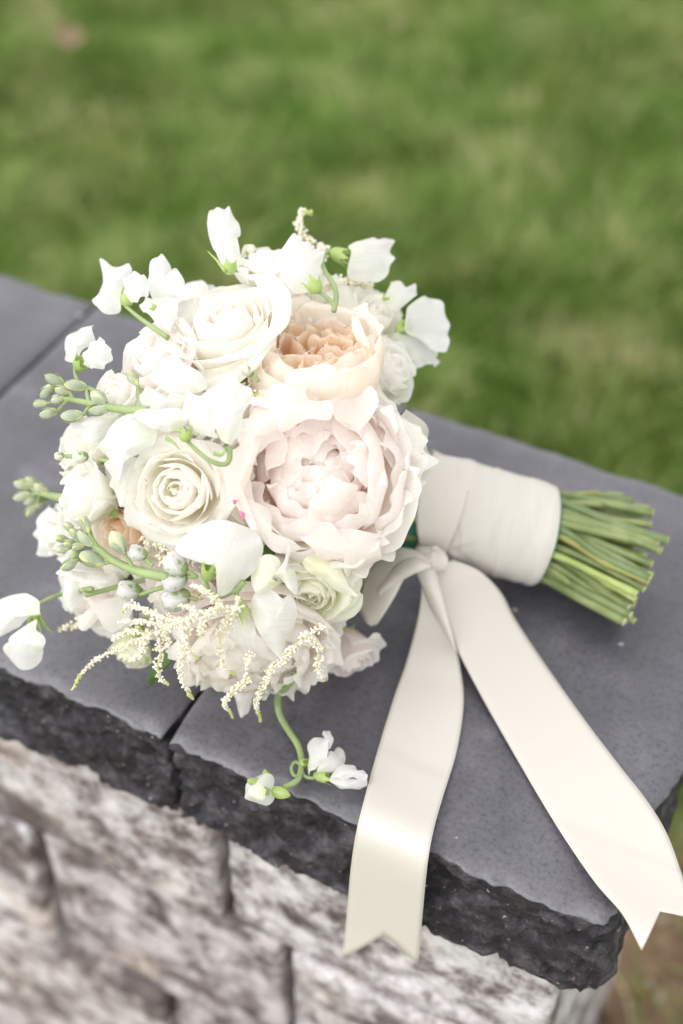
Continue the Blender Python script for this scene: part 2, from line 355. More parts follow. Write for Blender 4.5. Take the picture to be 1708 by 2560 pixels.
def blades(name, X, Y, Z0, length, width, spread):
    n = len(X); a = rng.uniform(0, 2*np.pi, n)
    P2 = np.stack([X, Y, X*0], -1)
    wx, wy = fbm(P2*5, 21, 2), fbm(P2*5+9, 22, 2)
    lx = spread*rng.normal(0, 0.5, n)+0.9*wx*spread; ly = spread*rng.normal(0, 0.5, n)+0.9*wy*spread
    Ls = length*rng.uniform(0.55, 1.15, n)*(1+0.35*fbm(P2*6, 25, 3)); W = width*rng.uniform(0.7, 1.2, n)
    dx, dy = np.cos(a)*W/2, np.sin(a)*W/2
    V = np.empty((n, 5, 3))
    V[:, 0] = np.stack([X-dx, Y-dy, Z0], -1); V[:, 1] = np.stack([X+dx, Y+dy, Z0], -1)
    mx_, my_, mz = X+lx*Ls*0.30, Y+ly*Ls*0.30, Z0+Ls*0.55
    V[:, 2] = np.stack([mx_+dx*0.8, my_+dy*0.8, mz], -1); V[:, 3] = np.stack([mx_-dx*0.8, my_-dy*0.8, mz], -1)
    drop = np.clip(0.95-0.35*(lx**2+ly**2), 0.45, 1)
    V[:, 4] = np.stack([X+lx*Ls, Y+ly*Ls, Z0+Ls*drop], -1)
    me = bpy.data.meshes.new(name); me.vertices.add(n*5); me.vertices.foreach_set('co', V.ravel())
    base = np.arange(n)[:, None]*5
    li = np.concatenate([base+np.array([0, 1, 2, 3]), base+np.array([3, 2, 4])], 1).astype(np.int32)
    me.loops.add(n*7); me.loops.foreach_set('vertex_index', li.ravel())
    me.polygons.add(n*2); st = np.stack([np.arange(n)*7, np.arange(n)*7+4], 1).astype(np.int32)
    me.polygons.foreach_set('loop_start', st.ravel())
    at = me.attributes.new('shade', 'FLOAT', 'POINT')
    sh = np.clip(rng.beta(2.2, 2.6, n)+0.38*fbm(np.stack([X*11, Y*11, X*0], -1), 41, 3), 0, 0.97); dry = rng.random(n) < 0.045; sh[dry] = 1.0
    at.data.foreach_set('value', np.repeat(sh, 5).astype(np.float32))
    me.materials.append(GRASSM); me.validate(); me.update(); return me
n = 560000
X = rng.uniform(-3.7, 1.7, n); Y = rng.uniform(0.74, 4.0, n)
keep = (Y > 0.86+0.08*fbm(np.stack([X*4, X*0, X*0], -1), 31)) | (rng.random(n) < 0.35)
keep &= (0.5+0.5*fbm(np.stack([X*7, Y*7, X*0], -1), 33, 3)) > rng.random(n)*0.62
dist = np.hypot(X, Y); keep &= (rng.random(len(X)) < np.clip(1.25-0.8*np.maximum(0, np.maximum(np.abs(X+0.8)-2.0, Y-3.2)), 0, 1))
X, Y = X[keep], Y[keep]
g = link('grass', blades('grass', X, Y, np.full(len(X), GZ-0.005), 0.060, 0.0042, 0.75)); tag(g, 'short green lawn grass behind the stone wall', 'grass', kind='stuff')
n = 1500
X = rng.uniform(-0.02, 0.42, n); Y = rng.uniform(0.50, 0.98, n); k = (fbm(np.stack([X*9, Y*9, X*0], -1), 37, 2) > 0.25-1.3*(Y-0.72)) ; X, Y = X[k], Y[k]
g2 = link('sparse_grass', blades('sparse_grass', X, Y, np.full(len(X), GZ+0.012), 0.075, 0.005, 1.1)); tag(g2, 'sparse grass on the bare soil at the wall end', 'grass', kind='stuff')
# crumbs of bark and earth on the soil
mb = MB(); oc = np.array([(1, 0, 0), (-1, 0, 0), (0, 1, 0), (0, -1, 0), (0, 0, 1), (0, 0, -1)], float)
of = [(0, 2, 4), (2, 1, 4), (1, 3, 4), (3, 0, 4), (2, 0, 5), (1, 2, 5), (3, 1, 5), (0, 3, 5)]
for i in range(420):
    x, y = rng.uniform(-0.06, 0.25), rng.uniform(0.45, 0.9); s = rng.uniform(0.003, 0.012)
    q = Quaternion(rng.normal(size=4)); q.normalize(); Rm = np.array(q.to_matrix())
    mb.add((oc*np.array([s, s*0.6, s*0.4])*rng.uniform(0.7, 1.2, (6, 1)))@Rm.T + np.array([x, y, GZ+0.024]), of, int(rng.integers(0, 3)))
MUL = [plain_mat('bark_crumb', (0.16, 0.10, 0.06), (0.28, 0.19, 0.12), 80, 0.9, 0.3), plain_mat('pale_crumb', (0.38, 0.30, 0.22), (0.50, 0.42, 0.33), 80, 0.9, 0.3), plain_mat('rusty_crumb', (0.30, 0.14, 0.06), (0.40, 0.22, 0.11), 80, 0.9, 0.3)]
mo = link('bark_crumbs', mb.me('bark_crumbs', MUL)); tag(mo, 'brown bark crumbs scattered on the bare soil', 'mulch', kind='stuff')
# a dry fallen leaf far out on the lawn
u, v = np.meshgrid(np.linspace(-1, 1, 7), np.linspace(0, 1, 9)); wv = np.sin(np.pi*v**0.8)*0.55
p = PZ(165, 95, GZ+0.055)
V = np.stack([u*wv*0.05, (v-0.5)*0.075, 0.012*u**2+0.008*np.sin(5*v)], -1).reshape(-1, 3)
fl = link('fallen_leaf', mesh('fallen_leaf', V, gridF(7, 9), plain_mat('dry_leaf', (0.24, 0.16, 0.10), (0.30, 0.21, 0.14), 60, 0.7, 0.2, 0.2)), loc=p)
fl.rotation_euler = (0.3, 0.2, 0.7); tag(fl, 'dry tan fallen leaf lying far out on the lawn', 'leaf')

# ================================================================== SETTING: stone wall
wall = bpy.data.objects.new('stone_wall', None); COL.objects.link(wall); wall.location = (-0.30, 0.51, GZ)
tag(wall, 'low garden wall of rough split stone capped with dark grey slabs', 'wall')
WL = np.array(wall.location)
def block(x0, x1, y0, y1, z0, z1, res, fn, mat_fn):
    """closed block of six welded grids; fn displaces points (given in world), mat_fn picks material per face normal axis"""
    nx, ny, nz = [max(2, int(round((b-a)/res))+1) for a, b in ((x0, x1), (y0, y1), (z0, z1))]
    X, Y, Z = np.linspace(x0, x1, nx), np.linspace(y0, y1, ny), np.linspace(z0, z1, nz)
    idx = {}; V = []; F = []; MI = []
    def vid(i, j, k):
        key = (i, j, k)
        if key not in idx: idx[key] = len(V); V.append((X[i], Y[j], Z[k]))
        return idx[key]
    def face(rng1, rng2, mk, flip, m):
        for a in range(rng1-1):
            for b in range(rng2-1):
                q = [vid(*mk(a, b)), vid(*mk(a+1, b)), vid(*mk(a+1, b+1)), vid(*mk(a, b+1))]
                F.append(tuple(q[::-1] if flip else q)); MI.append(m)
    face(nx, ny, lambda a, b: (a, b, nz-1), False, mat_fn('top')); face(nx, ny, lambda a, b: (a, b, 0), True, mat_fn('bottom'))
    face(nx, nz, lambda a, b: (a, 0, b), False, mat_fn('front')); face(nx, nz, lambda a, b: (a, ny-1, b), True, mat_fn('back'))
    face(ny, nz, lambda a, b: (0, a, b), True, mat_fn('left')); face(ny, nz, lambda a, b: (nx-1, a, b), False, mat_fn('right'))
    return fn(np.array(V)), F, MI
def coping(x0, x1, seed, endsplit, label):
    y0, y1, z0, z1 = 0.356, 0.661, -0.077, 0.0
    def fn(V):
        O = V.copy(); x, y, z = O.T
        dF, dB, dL, dR = y-y0, y1-y, x-x0, x1-x
        depth = z1-z
        # split front face
        Q = np.stack([x*22, z*30, x*0+seed], -1); Q2 = np.stack([x*75, z*95, y*75+seed], -1)
        wf = np.exp(-np.maximum(dF, 0)/0.010)
        low = sstep(0.0, 0.02, depth)
        V[:, 1] += wf*(0.0026*fbm(Q, 40+seed, 3)+0.0085*np.abs(fbm(Q2, 50+seed, 4)) + 0.002)*np.clip(low+0.45, 0, 1)
        V[:, 2] -= np.exp(-np.maximum(dF, 0)/0.007)*np.exp(-depth/0.012)*(0.0030+0.0018*fbm(np.stack([x*40, x*0, x*0+seed], -1), 60, 3))
        # bottom edge broken
        V[:, 2] += wf*np.exp(-(z-z0)/0.008)*(0.004*np.abs(fbm(np.stack([x*60, x*0, x*0+3], -1), 61+seed, 3)))
        # back edge, small wear
        V[:, 2] -= np.exp(-dB/0.005)*np.exp(-depth/0.01)*0.0025
        V[:, 1] -= np.exp(-dB/0.006)*0.003*np.abs(fbm(np.stack([x*40, z*50, x*0], -1), 63+seed, 3))
        # ends
        for d, sgn, sp_ in ((dL, 1, False), (dR, -1, endsplit)):
            we = np.exp(-np.maximum(d, 0)/0.009)
            if sp_:
                amt = 0.0045*fbm(np.stack([y*24, z*34, y*0+seed], -1), 70, 3)+0.003*np.abs(fbm(np.stack([y*80, z*95, y*0], -1), 72, 3))+0.002
            else:
                amt = 0.0004+0.0011*np.exp(-dF/0.02)*(1+fbm(np.stack([z*60, y*60, z*0], -1), 74+seed, 2))
            V[:, 0] += sgn*we*amt
            V[:, 2] -= np.exp(-np.maximum(d, 0)/0.004)*np.exp(-depth/0.008)*(0.0022 if sp_ else 0.0014)
        # knocked-off corner
        c = (1.0 if endsplit else 0.12)*np.exp(-(np.hypot(np.maximum(dF, 0), np.maximum(dR, 0)))/0.010)
        V[:, 0] -= c*0.006; V[:, 1] += c*0.004
        # almost flat top, very slight waviness
        V[:, 2] += np.exp(-depth/0.01)*0.0006*fbm(np.stack([x*14, y*14, x*0], -1), 80+seed, 2)
        return V
    V, F, MI = block(x0, x1, y0, y1, z0, z1, 0.0022 if seed < 3 else 0.004, fn, lambda s: 0 if s in ('top', 'bottom', 'back') or (s == 'left') else (1 if s == 'front' or endsplit or s == 'right' else 0))
    ctr = np.array([(x0+x1)/2, (y0+y1)/2, z0])
    o = link('coping_stone', mesh('coping_stone', V-ctr, F, [CAP_TOP, CAP_SPLIT], mi=MI), wall, ctr-WL); tag(o, label); return o
coping(-0.2842, -0.0380, 1, True, 'dark grey coping slab at the wall end carrying the stems and ribbon tails')
coping(-0.5312, -0.2856, 2, False, 'dark grey coping slab under the flower heads')
coping(-0.7780, -0.5328, 3, False, 'pale lit coping slab beyond the second joint, out of focus')
coping(-1.0250, -0.7800, 4, False, 'coping slab farthest along the wall')
# wall stones below the coping
def wstone(x0, x1, z0, z1, seed, y0=0.380, y1=0.640):
    def fn(V):
        O = V.copy(); x, y, z = O.T; dF = y-y0; wf = np.exp(-np.maximum(dF, 0)/0.03)
        Q = np.stack([x*16+seed*3.1, z*26, x*0+seed], -1); Q2 = np.stack([x*55, z*85, x*0+seed], -1)
        e = np.minimum.reduce([x-x0, x1-x, z-z0, z1-z])
        bul = sstep(0, 0.008, e)
        V[:, 1] -= wf*(0.002+0.002*bul+0.0022*fbm(Q, 90+seed, 3)*bul+0.0024*fbm(Q2, 95+seed, 3)*bul)
        for d, sg in ((x-x0, 1), (x1-x, -1)):
            V[:, 0] += sg*np.exp(-np.maximum(d, 0)/0.006)*(0.0015+0.002*np.abs(fbm(np.stack([z*45, y*45, z*0], -1), 97+seed, 2)))
        return V
    V, F, MI = block(x0, x1, y0, y1, z0, z1, 0.0050, fn, lambda s: 0)
    ctr = np.array([(x0+x1)/2, (y0+y1)/2, z0])
    link('wall_stone', mesh('wall_stone', V-ctr, F, [WALLM]), wall, ctr-WL)
rows = [(-0.2060, -0.0780, [-0.99, -0.735, -0.520, -0.273, -0.060]),
        (-0.3550, -0.2080, [-0.99, -0.830, -0.640, -0.4215, -0.231, -0.060]),
        (-0.4900, -0.3570, [-0.99, -0.700, -0.505, -0.330, -0.160, -0.060]),
        (-0.6400, -0.4920, [-0.99, -0.780, -0.590, -0.420, -0.240, -0.060])]
sd_ = 1
for z0, z1, xsj in rows:
    for a, b in zip(xsj[:-1], xsj[1:]):
        wstone(a+0.0026, b-0.0026, z0, z1, sd_, y0=0.380+{7: -0.003, 8: 0.003, 4: 0.002, 12: -0.003}.get(sd_, 0.0)); sd_ += 1

# ================================================================== BOUQUET
BIND = PZ(1035, 1275, 0.052)
bouquet = bpy.data.objects.new('bouquet', None); COL.objects.link(bouquet)
B0 = np.array([BIND[0], BIND[1], 0.0]); bouquet.location = tuple(B0)
tag(bouquet, 'white and blush bridal bouquet bound in ivory satin ribbon, lying on dark stone', 'bouquet')
def pxm(p): return float((p-CAMP)@FWD)/FPX      # metres per source pixel at a point

# ---- petals
WP = np.array([(0, .30), (.25, .62), (.5, .92), (.72, 1.0), (.88, .94), (1, .80)])
def petal_grid(R, spine, hw, rho, phi, seed, nu=11, nv=12, tipround=0.24, jag=0.0, ruf=0.0, curl=0.0, tilt=(0, 0), nar=1.0):
    rs = np.random.default_rng(seed)
    sp_ = catmull(np.array(spine)*R, 60)
    u, v = np.meshgrid(np.linspace(-1, 1, nu), np.linspace(0, 1, nv))
    ph = rs.uniform(0, 6.28, 4); k1, k2 = rs.uniform(1.2, 2.2), rs.uniform(3.0, 5.0)
    edge = 1 - tipround*np.abs(u)**2.4 + jag*(0.6*np.sin(k2*1.1*u+ph[0])+0.5*np.sin(k2*2.1*u+ph[1]))
    s = v*edge
    ii = np.clip(s, 0, 1)*59; i0 = np.minimum(ii.astype(int), 58); f = ii-i0
    r = sp_[i0, 0]*(1-f)+sp_[i0+1, 0]*f; z = sp_[i0, 1]*(1-f)+sp_[i0+1, 1]*f
    wv = np.interp(v, WP[:, 0], WP[:, 1])*hw*R
    rh = max(rho*R, 0.02*R); a = u*wv/rh; a = np.clip(a, -2.6, 2.6)
    rr = np.minimum(rh, np.maximum(r, 0.25*rh)) if rho < 0.5 else rh
    x = (r-rr)+rr*np.cos(a); y = rr*np.sin(a)
    if rho >= 0.5: y = rh*np.sin(a)
    x += curl*R*np.abs(u)**3*v
    rf = ruf*R*v**2.2*(0.6*np.sin(k1*3*u+ph[2])+0.5*np.sin(k2*2*u+ph[3]+2*v))*(0.35+0.65*np.abs(u))
    x += rf*0.8; z += rf*0.6
    c, s_ = math.cos(phi), math.sin(phi)
    P = np.stack([x*c-y*s_, x*s_+y*c, z], -1).reshape(-1, 3)
    if tilt != (0, 0):
        q = Quaternion((math.cos(phi+1.57), math.sin(phi+1.57), 0), tilt[0]) @ Quaternion((math.cos(phi), math.sin(phi), 0), tilt[1])
        P = P@np.array(q.to_matrix()).T
    return P, gridF(nu, nv), np.stack([(u+1)/2, v], -1).reshape(-1, 2)
def receptacle(R, zb, d_local_stem):
    """green calyx under a bloom and the stem that leads it into the bunch (local space)"""
    mb = MB()
    th = np.linspace(0, 2*np.pi, 12, endpoint=False); prof = [(0.03, zb-0.28), (0.10, zb-0.20), (0.20, zb-0.08), (0.22, zb+0.05), (0.10, zb+0.12)]
    V = np.vstack([np.stack([R*r*np.cos(th), R*r*np.sin(th), np.full(12, R*z)], -1) for r, z in prof]); mb.add(V, gridF(12, len(prof), 0, True))
    for k in range(5):
        a = k*1.2566; u, v = np.meshgrid(np.linspace(-1, 1, 3), np.linspace(0, 1, 6))
        w_ = 0.12*np.sin(np.pi*(0.15+0.85*v))*R; rad = R*(0.2+0.28*v); z = R*(zb+0.02+0.22*v-0.35*v*v)
        ca, sa = math.cos(a), math.sin(a); mb.add(np.stack([rad*ca-u*w_*sa, rad*sa+u*w_*ca, z], -1).reshape(-1, 3), gridF(3, 6))
    p0 = np.array([0, 0, R*(zb-0.22)]); p1 = np.array([0, 0, R*(zb-0.6)]); pe = np.asarray(d_local_stem)
    V, F = tube(catmull([p0, (p0*0.5+p1*0.5), p1*0.6+pe*0.4, pe], 14), 0.0022, 7); mb.add(V, F)
    return mb
BLOOM = 1.2
def start_flower(name, label, px, facing, Rpx, e, spin, lift, zb):
    p = head(px[0], px[1], e, lift); R = BLOOM*Rpx*pxm(p); d = c2w(*facing); q = quat_z(d, spin)
    Rm = np.array(q.to_matrix()); ls = Rm.T@(BIND-p)
    if np.linalg.norm(ls) > 0.05: ls = ls*0.82
    fl = link(name, receptacle(R, zb, ls).me(name, [CALYX]), bouquet, p-B0, q)
    if label: tag(fl, label)
    return fl, R
def add_petal(fl, g, m):
    P, F, uv = g; return link('petal', mesh('petal', P, F, m, uv), fl)
GA = 2.39996
def rose(px, facing, Rpx, m_in, m_out, label=None, e=0.86, spin=0.0, lift=0.0, n=30, seed=0, openness=1.0, name='rose'):
    fl, R = start_flower(name, label, px, facing, Rpx, e, spin, lift, -0.85)
    rs = np.random.default_rng(100+seed)
    for i in range(n):
        t = i/(n-1); rm = (0.06+0.68*t**0.9)*(1+rs.normal(0, 0.05)); c = float(sstep(0.35, 1.0, np.array(t)))*openness
        zt = 0.22-0.30*t*t+0.04*min(1, t*4)+rs.normal(0, 0.03)
        sp_ = [(0.03, -0.92), (rm*0.72, -0.42), (rm*0.98, -0.05), (rm*(0.94+0.16*c), zt-0.06), (rm*(0.82+0.34*c)+0.10*c, zt+0.02-0.04*c), (rm*(0.72+0.38*c)+0.22*c, zt+0.02-0.17*c)]
        hw = rm*(1.55-0.45*t)+0.07
        add_petal(fl, petal_grid(R, sp_, hw, max(rm*(1.05+0.35*t), 0.09), i*GA+rs.normal(0, 0.25), seed*97+i, 13, 14, 0.20+0.12*c, 0.012+0.02*t, 0.07*t+0.035, 0.06*c, (rs.normal(0, 0.12), rs.normal(0, 0.13))), m_in if t < 0.55 else m_out)
    return fl
def peony(px, facing, Rpx, label, mats, e, spin=0.0, lift=0.0, seed=0, name='peony', full=1.0):
    fl, R = start_flower(name, label, px, facing, Rpx, e, spin, lift, -0.62)
    rs = np.random.default_rng(500+seed)
    layers = [(10, [(0.05, -0.60), (0.50, -0.50), (0.86, -0.22), (1.00, 0.02), (1.09, 0.10), (1.12, 0.10)], 0.50, 0.95, 0.06, 0.10, mats[2]),
              (12, [(0.05, -0.50), (0.50, -0.36), (0.82, -0.06), (0.95, 0.12), (0.99, 0.21), (1.00, 0.24)], 0.44, 0.85, 0.07, 0.10, mats[2]),
              (13, [(0.05, -0.42), (0.46, -0.26), (0.76, 0.04), (0.86, 0.20), (0.84, 0.29), (0.80, 0.33)], 0.40, 0.75, 0.08, 0.09, mats[2]),
              (12, [(0.05, -0.36), (0.40, -0.16), (0.66, 0.10), (0.74, 0.27), (0.66, 0.37), (0.58, 0.40)], 0.37, 0.65, 0.08, 0.08, mats[2]),
              (12, [(0.04, -0.30), (0.34, -0.10), (0.54, 0.14), (0.58, 0.32), (0.48, 0.42), (0.38, 0.44)], 0.33, 0.58, 0.09, 0.08, mats[1]),
              (11, [(0.04, -0.24), (0.26, -0.02), (0.40, 0.18), (0.42, 0.35), (0.32, 0.44), (0.22, 0.46)], 0.29, 0.52, 0.09, 0.08, mats[1]),
              (9, [(0.03, -0.18), (0.16, 0.06), (0.27, 0.24), (0.26, 0.38), (0.16, 0.45), (0.06, 0.46)], 0.24, 0.5, 0.09, 0.08, mats[1]),
              (6, [(0.02, -0.10), (0.07, 0.12), (0.13, 0.26), (0.11, 0.38), (0.05, 0.43), (-0.03, 0.44)], 0.18, 0.5, 0.09, 0.08, mats[2])]
    for li, (cnt, sp_, hw, rho, jag, ruf, m) in enumerate(layers):
        ph0 = rs.uniform(0, 6)
        for k in range(cnt):
            j = 1+rs.normal(0, 0.07); s2 = [(a*(1+rs.normal(0, 0.03)), b*(1 if b < 0 else j)) for a, b in sp_]
            add_petal(fl, petal_grid(R, s2, hw*rs.uniform(0.75, 1.35), rho, ph0+k*2*np.pi/cnt+rs.normal(0, 0.16), seed*131+li*37+k, 19, 15, 0.24, jag*0.6, 1.05*ruf*rs.uniform(0.7, 1.5), rs.uniform(-0.05, 0.06), (rs.normal(0, 0.09+0.02*li), rs.normal(0, 0.12+0.02*li))), m)
    return fl
def garden_rose(px, facing, Rpx, label, e, spin=0.0, lift=0.0, seed=0):
    fl, R = start_flower('garden_rose', label, px, facing, Rpx, e, spin, lift, -0.95)
    rs = np.random.default_rng(900+seed)
    for k in range(7):                                           # cupped outer petals
        rr = 1+rs.normal(0, 0.04); zt = rs.normal(0, 0.05)
        sp_ = [(0.05, -1.0), (0.42*rr, -0.82), (0.80*rr, -0.30), (0.88*rr, 0.10), (0.82*rr, 0.30+zt), (0.86*rr, 0.38+zt)]
        add_petal(fl, petal_grid(R, sp_, 0.60, 0.85, k*0.8976+rs.normal(0, 0.1), seed+k, 15, 15, 0.16, 0.035, 0.085, 0.03, (rs.normal(0, 0.07), rs.normal(0, 0.06))), PEACH_OUT)
    for k in range(12):
        rr = 0.70+0.06*rs.normal(); sp_ = [(0.05, -0.8), (rr*0.6, -0.5), (rr, -0.1), (rr, 0.14), (rr*0.88, 0.26), (rr*0.80, 0.30)]
        add_petal(fl, petal_grid(R, sp_, 0.36, 0.6, k*0.5236+rs.normal(0, 0.15), seed+20+k, 13, 12, 0.2, 0.05, 0.10, 0.05, (rs.normal(0, 0.08), rs.normal(0, 0.1))), PEACH_OUT)
    for k in range(22):                                          # folded, quartered heart
        a = k*GA; rr = 0.10+0.48*math.sqrt(k/21); zt = 0.20-0.10*(1-rr/0.58)+rs.normal(0, 0.03)
        sp_ = [(rr*0.3, -0.6), (rr*0.8, -0.4), (rr*1.02, -0.15), (rr, 0.02+zt*0.3), (rr*0.96, zt), (rr*0.98, zt+0.03)]
        P, F, uv = petal_grid(R, sp_, 0.26+0.14*rr, 0.5, 0.0, seed+60+k, 13, 12, 0.15, 0.015, 0.09, 0.05)
        P[:, 0] -= rr*R; q = np.array(Quaternion((0, 0, 1), rs.normal(0.9, 0.5)).to_matrix()); P = P@q.T; P[:, 0] += rr*R
        q = np.array(Quaternion((0, 0, 1), a).to_matrix()); add_petal(fl, (P@q.T, F, uv), PEACH)
    return fl

# ---- petals whose outline was measured in the photograph, each a curved sheet standing in its own plane
def WN(P, seed):
    from mathutils import noise as _n
    v = Vector(P); return _n.noise(v*75+Vector((seed, 0, 0)))+0.6*_n.noise(v*190+Vector((0, seed, 0)))
def sheet(outline, attach, plane_p, plane_n, bulge=0.0, ruf=0.0, seed=0, fold=0.0, rings=12, m=60, origin=None, curl=0.0):
    rs = np.random.default_rng(seed)
    O = np.array(outline, float); Oc = np.vstack([O, O[:1]])
    ext = np.vstack([O[-1:], Oc, O[1:2]]); seg = len(O); t = np.linspace(0, seg, m, endpoint=False); i = t.astype(int); f = (t-i)[:, None]
    p0, p1, p2, p3 = ext[i], ext[i+1], ext[i+2], ext[i+3]
    C = 0.5*((2*p1)+(-p0+p2)*f+(2*p0-5*p1+4*p2-p3)*f*f+(-p0+3*p1-3*p2+p3)*f**3)
    cen = O.mean(0); att = np.array(attach, float)
    ph = rs.uniform(0, 6.28, 3); k1 = rs.integers(2, 4); k2 = rs.integers(5, 9)
    L = np.abs(O-cen).max()
    V = []; UV = []
    th = np.arange(m)/m*2*np.pi
    core = cen*0.72+att*0.28
    ax = att-cen; ax = ax/(np.linalg.norm(ax)+1e-9); perp = np.array([-ax[1], ax[0]])
    lat = ((C-cen)@perp)/L
    for j in range(rings):
        s = ((j+0.0)/(rings-1)) if j else 0.0
        pts = core+(C-core)*s
        for q in range(m if j else 1):
            a = pts[q]; d = ray(a[0], a[1]); dist = ((plane_p-CAMP)@plane_n)/(d@plane_n); P = CAMP+d*dist
            la = float((a-cen)@perp)/L
            off = bulge*(1-s*s) + ruf*(0.75*s*s*math.sin(k1*th[q]+ph[0])+0.75*s**5*math.sin(k2*th[q]+ph[1])) - fold*la*la*1.2 + curl*max(0, s-0.7)**2*11*(1 if math.sin(2*th[q]+ph[2]) > -0.3 else -0.5)
            off += 0.0017*s*WN(P, seed)
            V.append(P+plane_n*off)
            da = np.linalg.norm(a-att)/(2.0*L); UV.append((0.5+0.5*la, min(1.0, 0.12+da)))
    F = [(0, 1+k, 1+(k+1) % m) for k in range(m)]
    for j in range(rings-2):
        b0 = 1+j*m; b1 = b0+m
        for k in range(m): F.append((b0+k, b1+k, b1+(k+1) % m, b0+(k+1) % m))
    V = np.array(V)
    if origin is not None: V = V-origin
    return V, F, np.array(UV)
def place_sheet(parent, origin, crop, pts, attach, e=1.0, lift=0.0, face=0.55, dev=(0, 0, 0), m=None, name='petal', p=None, **kw):
    O = S(crop, pts); A = S(crop, [attach])[0]; c = np.mean(O, 0)
    P = head(c[0], c[1], e, lift) if p is None else p
    n = outward(P)*(1-face)-FWD*face + RIGHT*dev[0]+UP*dev[1]; n /= np.linalg.norm(n)
    V, F, uv = sheet(O, A, P, n, origin=origin, **kw)
    V[:, 2] = np.where(V[:, 2]+origin[2] < 0.003, 0.003-origin[2]+0.15*(V[:, 2]+origin[2]-0.003), V[:, 2]) if P[1] > 0.36 else V[:, 2]
    return link(name, mesh(name, V, F, m or WHITE, uv), parent)
def calyx_geo(p, d, length, rad):
    """five-pointed green calyx opening along d"""
    q = np.array(quat_z(d).to_matrix()); mb = MB(); th = np.linspace(0, 2*np.pi, 15, endpoint=False)
    prof = [(0.15, 0), (0.55, 0.06), (0.85, 0.2), (1.0, 0.42), (1.02, 0.55)]
    rings = [np.stack([rad*r*np.cos(th), rad*r*np.sin(th), np.full(15, length*z)], -1) for r, z in prof]
    tt = (0.55+0.45*np.maximum(0, np.cos(th*5))**1.5); fl = 1.02+0.35*(tt-0.55)/0.45
    rings.append(np.stack([rad*fl*np.cos(th), rad*fl*np.sin(th), length*(0.55+(tt-0.55)*0.9)], -1))
    V = np.vstack(rings)@q.T+p; mb.add(V, gridF(15, len(rings), 0, True)); return mb
def pathpts(crop, pts, e=1.0, lift=0.0, n=24, zs=None):
    s = S(crop, pts); P = [head(a, b, e, lift) for a, b in s] if zs is None else [PZ(a, b, z) for (a, b), z in zip(s, zs)]
    return catmull(P, n)
def sweet_pea(label, crop, petals, cal=None, stem=None, e=1.0, lift=0.004, crad=15, mat=None, sepals=()):
    """petals: list of (outline, attach, opts). cal: (base, tip) in crop units"""
    allp = S(crop, [q for pt in petals for q in pt[0]]); c = np.mean(allp, 0); org = head(c[0], c[1], e, lift)
    mb = MB()
    if cal:
        a, b = S(crop, cal); pa, pb = head(a[0], a[1], e, lift+0.004), head(b[0], b[1], e, lift+0.005)
        for V, F, mi in [(np.vstack(x.V), x.F, 0) for x in [calyx_geo(pa, pb-pa, np.linalg.norm(pb-pa)*1.05, crad*pxm(pa))]]: mb.add(V, F, mi)
    if stem is not None:
        V, F = tube(pathpts(crop, stem, e, lift+0.003), np.linspace(0.0009, 0.0014, 24), 7); mb.add(V, F, 1)
    for sp_ in sepals:
        V, F = tube(pathpts(crop, sp_, e, lift+0.006, 12), np.linspace(0.0011, 0.0002, 12), 6); mb.add(V, F, 0)
    if not mb.V:
        V, F = tube(np.array([org, org*0.8+BIND*0.2, org*0.5+BIND*0.5]), [0.0014]*3, 6); mb.add(V, F, 1)
    o = link('sweet_pea', mb.me('sweet_pea', [CALYX, STEMG], org), bouquet, org-B0)
    if label: tag(o, label)
    for k, (pts, att, kw) in enumerate(petals):
        kw = dict(kw); ee = kw.pop('e', e); ll = kw.pop('lift', lift); mm = kw.pop('m', mat)
        place_sheet(o, org, crop, pts, att, e=ee, lift=ll, m=mm, seed=hash((len(pts), int(pts[0][0]), int(pts[0][1]))) % 9999, **kw)
    return o

# ---------------------------------------------------------------- large blooms
peony((797, 1185), (-0.02, 0.12, 1.0), 205, 'big blush peony at the centre with crumpled petals', (BLUSH, BLUSH, BLUSH_PALE), 0.80, spin=0.4, lift=0.004, seed=3)
garden_rose((788, 905), (0.04, 0.76, 0.65), 164, 'peach-hearted garden rose above the peony, petal rims browned', 0.84, spin=0.5, lift=0.006, seed=5)
rose((562, 815), (-0.30, 0.66, 0.74), 162, CREAM, CREAM, 'large ivory rose at the top of the bouquet', 0.88, 0.3, 0.0, 28, 1)
rose((443, 1226), (-0.16, -0.10, 1.0), 128, CREAM, CREAM_OLD, 'cream rose left of the peony facing the viewer', 0.90, 0.9, 0.006, 28, 2)
rose((778, 1475), (-0.05, -0.62, 0.80), 112, GREENISH, GREENISH, 'greenish white rose under the peony', 0.92, 0.2, 0.004, 24, 3)
rose((200, 1235), (-0.75, 0.25, 0.70), 92, SOFTWHITE, SOFTWHITE, 'small white spray rose at the left edge', 0.96, 1.2, 0.002, 18, 4, 0.6)
peony((640, 1600), (0.05, -0.75, 0.60), 160, 'shaded blush peony hanging at the bottom of the bouquet', (BLUSH, BLUSH_PALE, BLUSH_PALE), 0.88, 0.1, 0.0, 9)
rose((380, 900), (-0.55, 0.45, 0.70), 120, BLUSH_PALE, BLUSH_PALE, 'pale blush rose behind the white sweet peas', 0.88, 0.6, 0.0, 18, 6, 0.8)
rose((985, 925), (0.75, 0.15, 0.60), 82, SOFTWHITE, SOFTWHITE, 'small white rose at the right shoulder', 0.92, 0.1, 0.004, 18, 7, 0.9)
rose((935, 790), (0.55, 0.55, 0.55), 100, CREAM, CREAM_OLD, 'fading cream rose with browned edges, right of the garden rose', 0.86, 0.7, 0.0, 16, 8, 1.0)
rose((285, 985), (-0.55, 0.40, 0.75), 70, SOFTWHITE, SOFTWHITE, None, 0.95, 0.0, 0.0, 14, 9, 0.8)
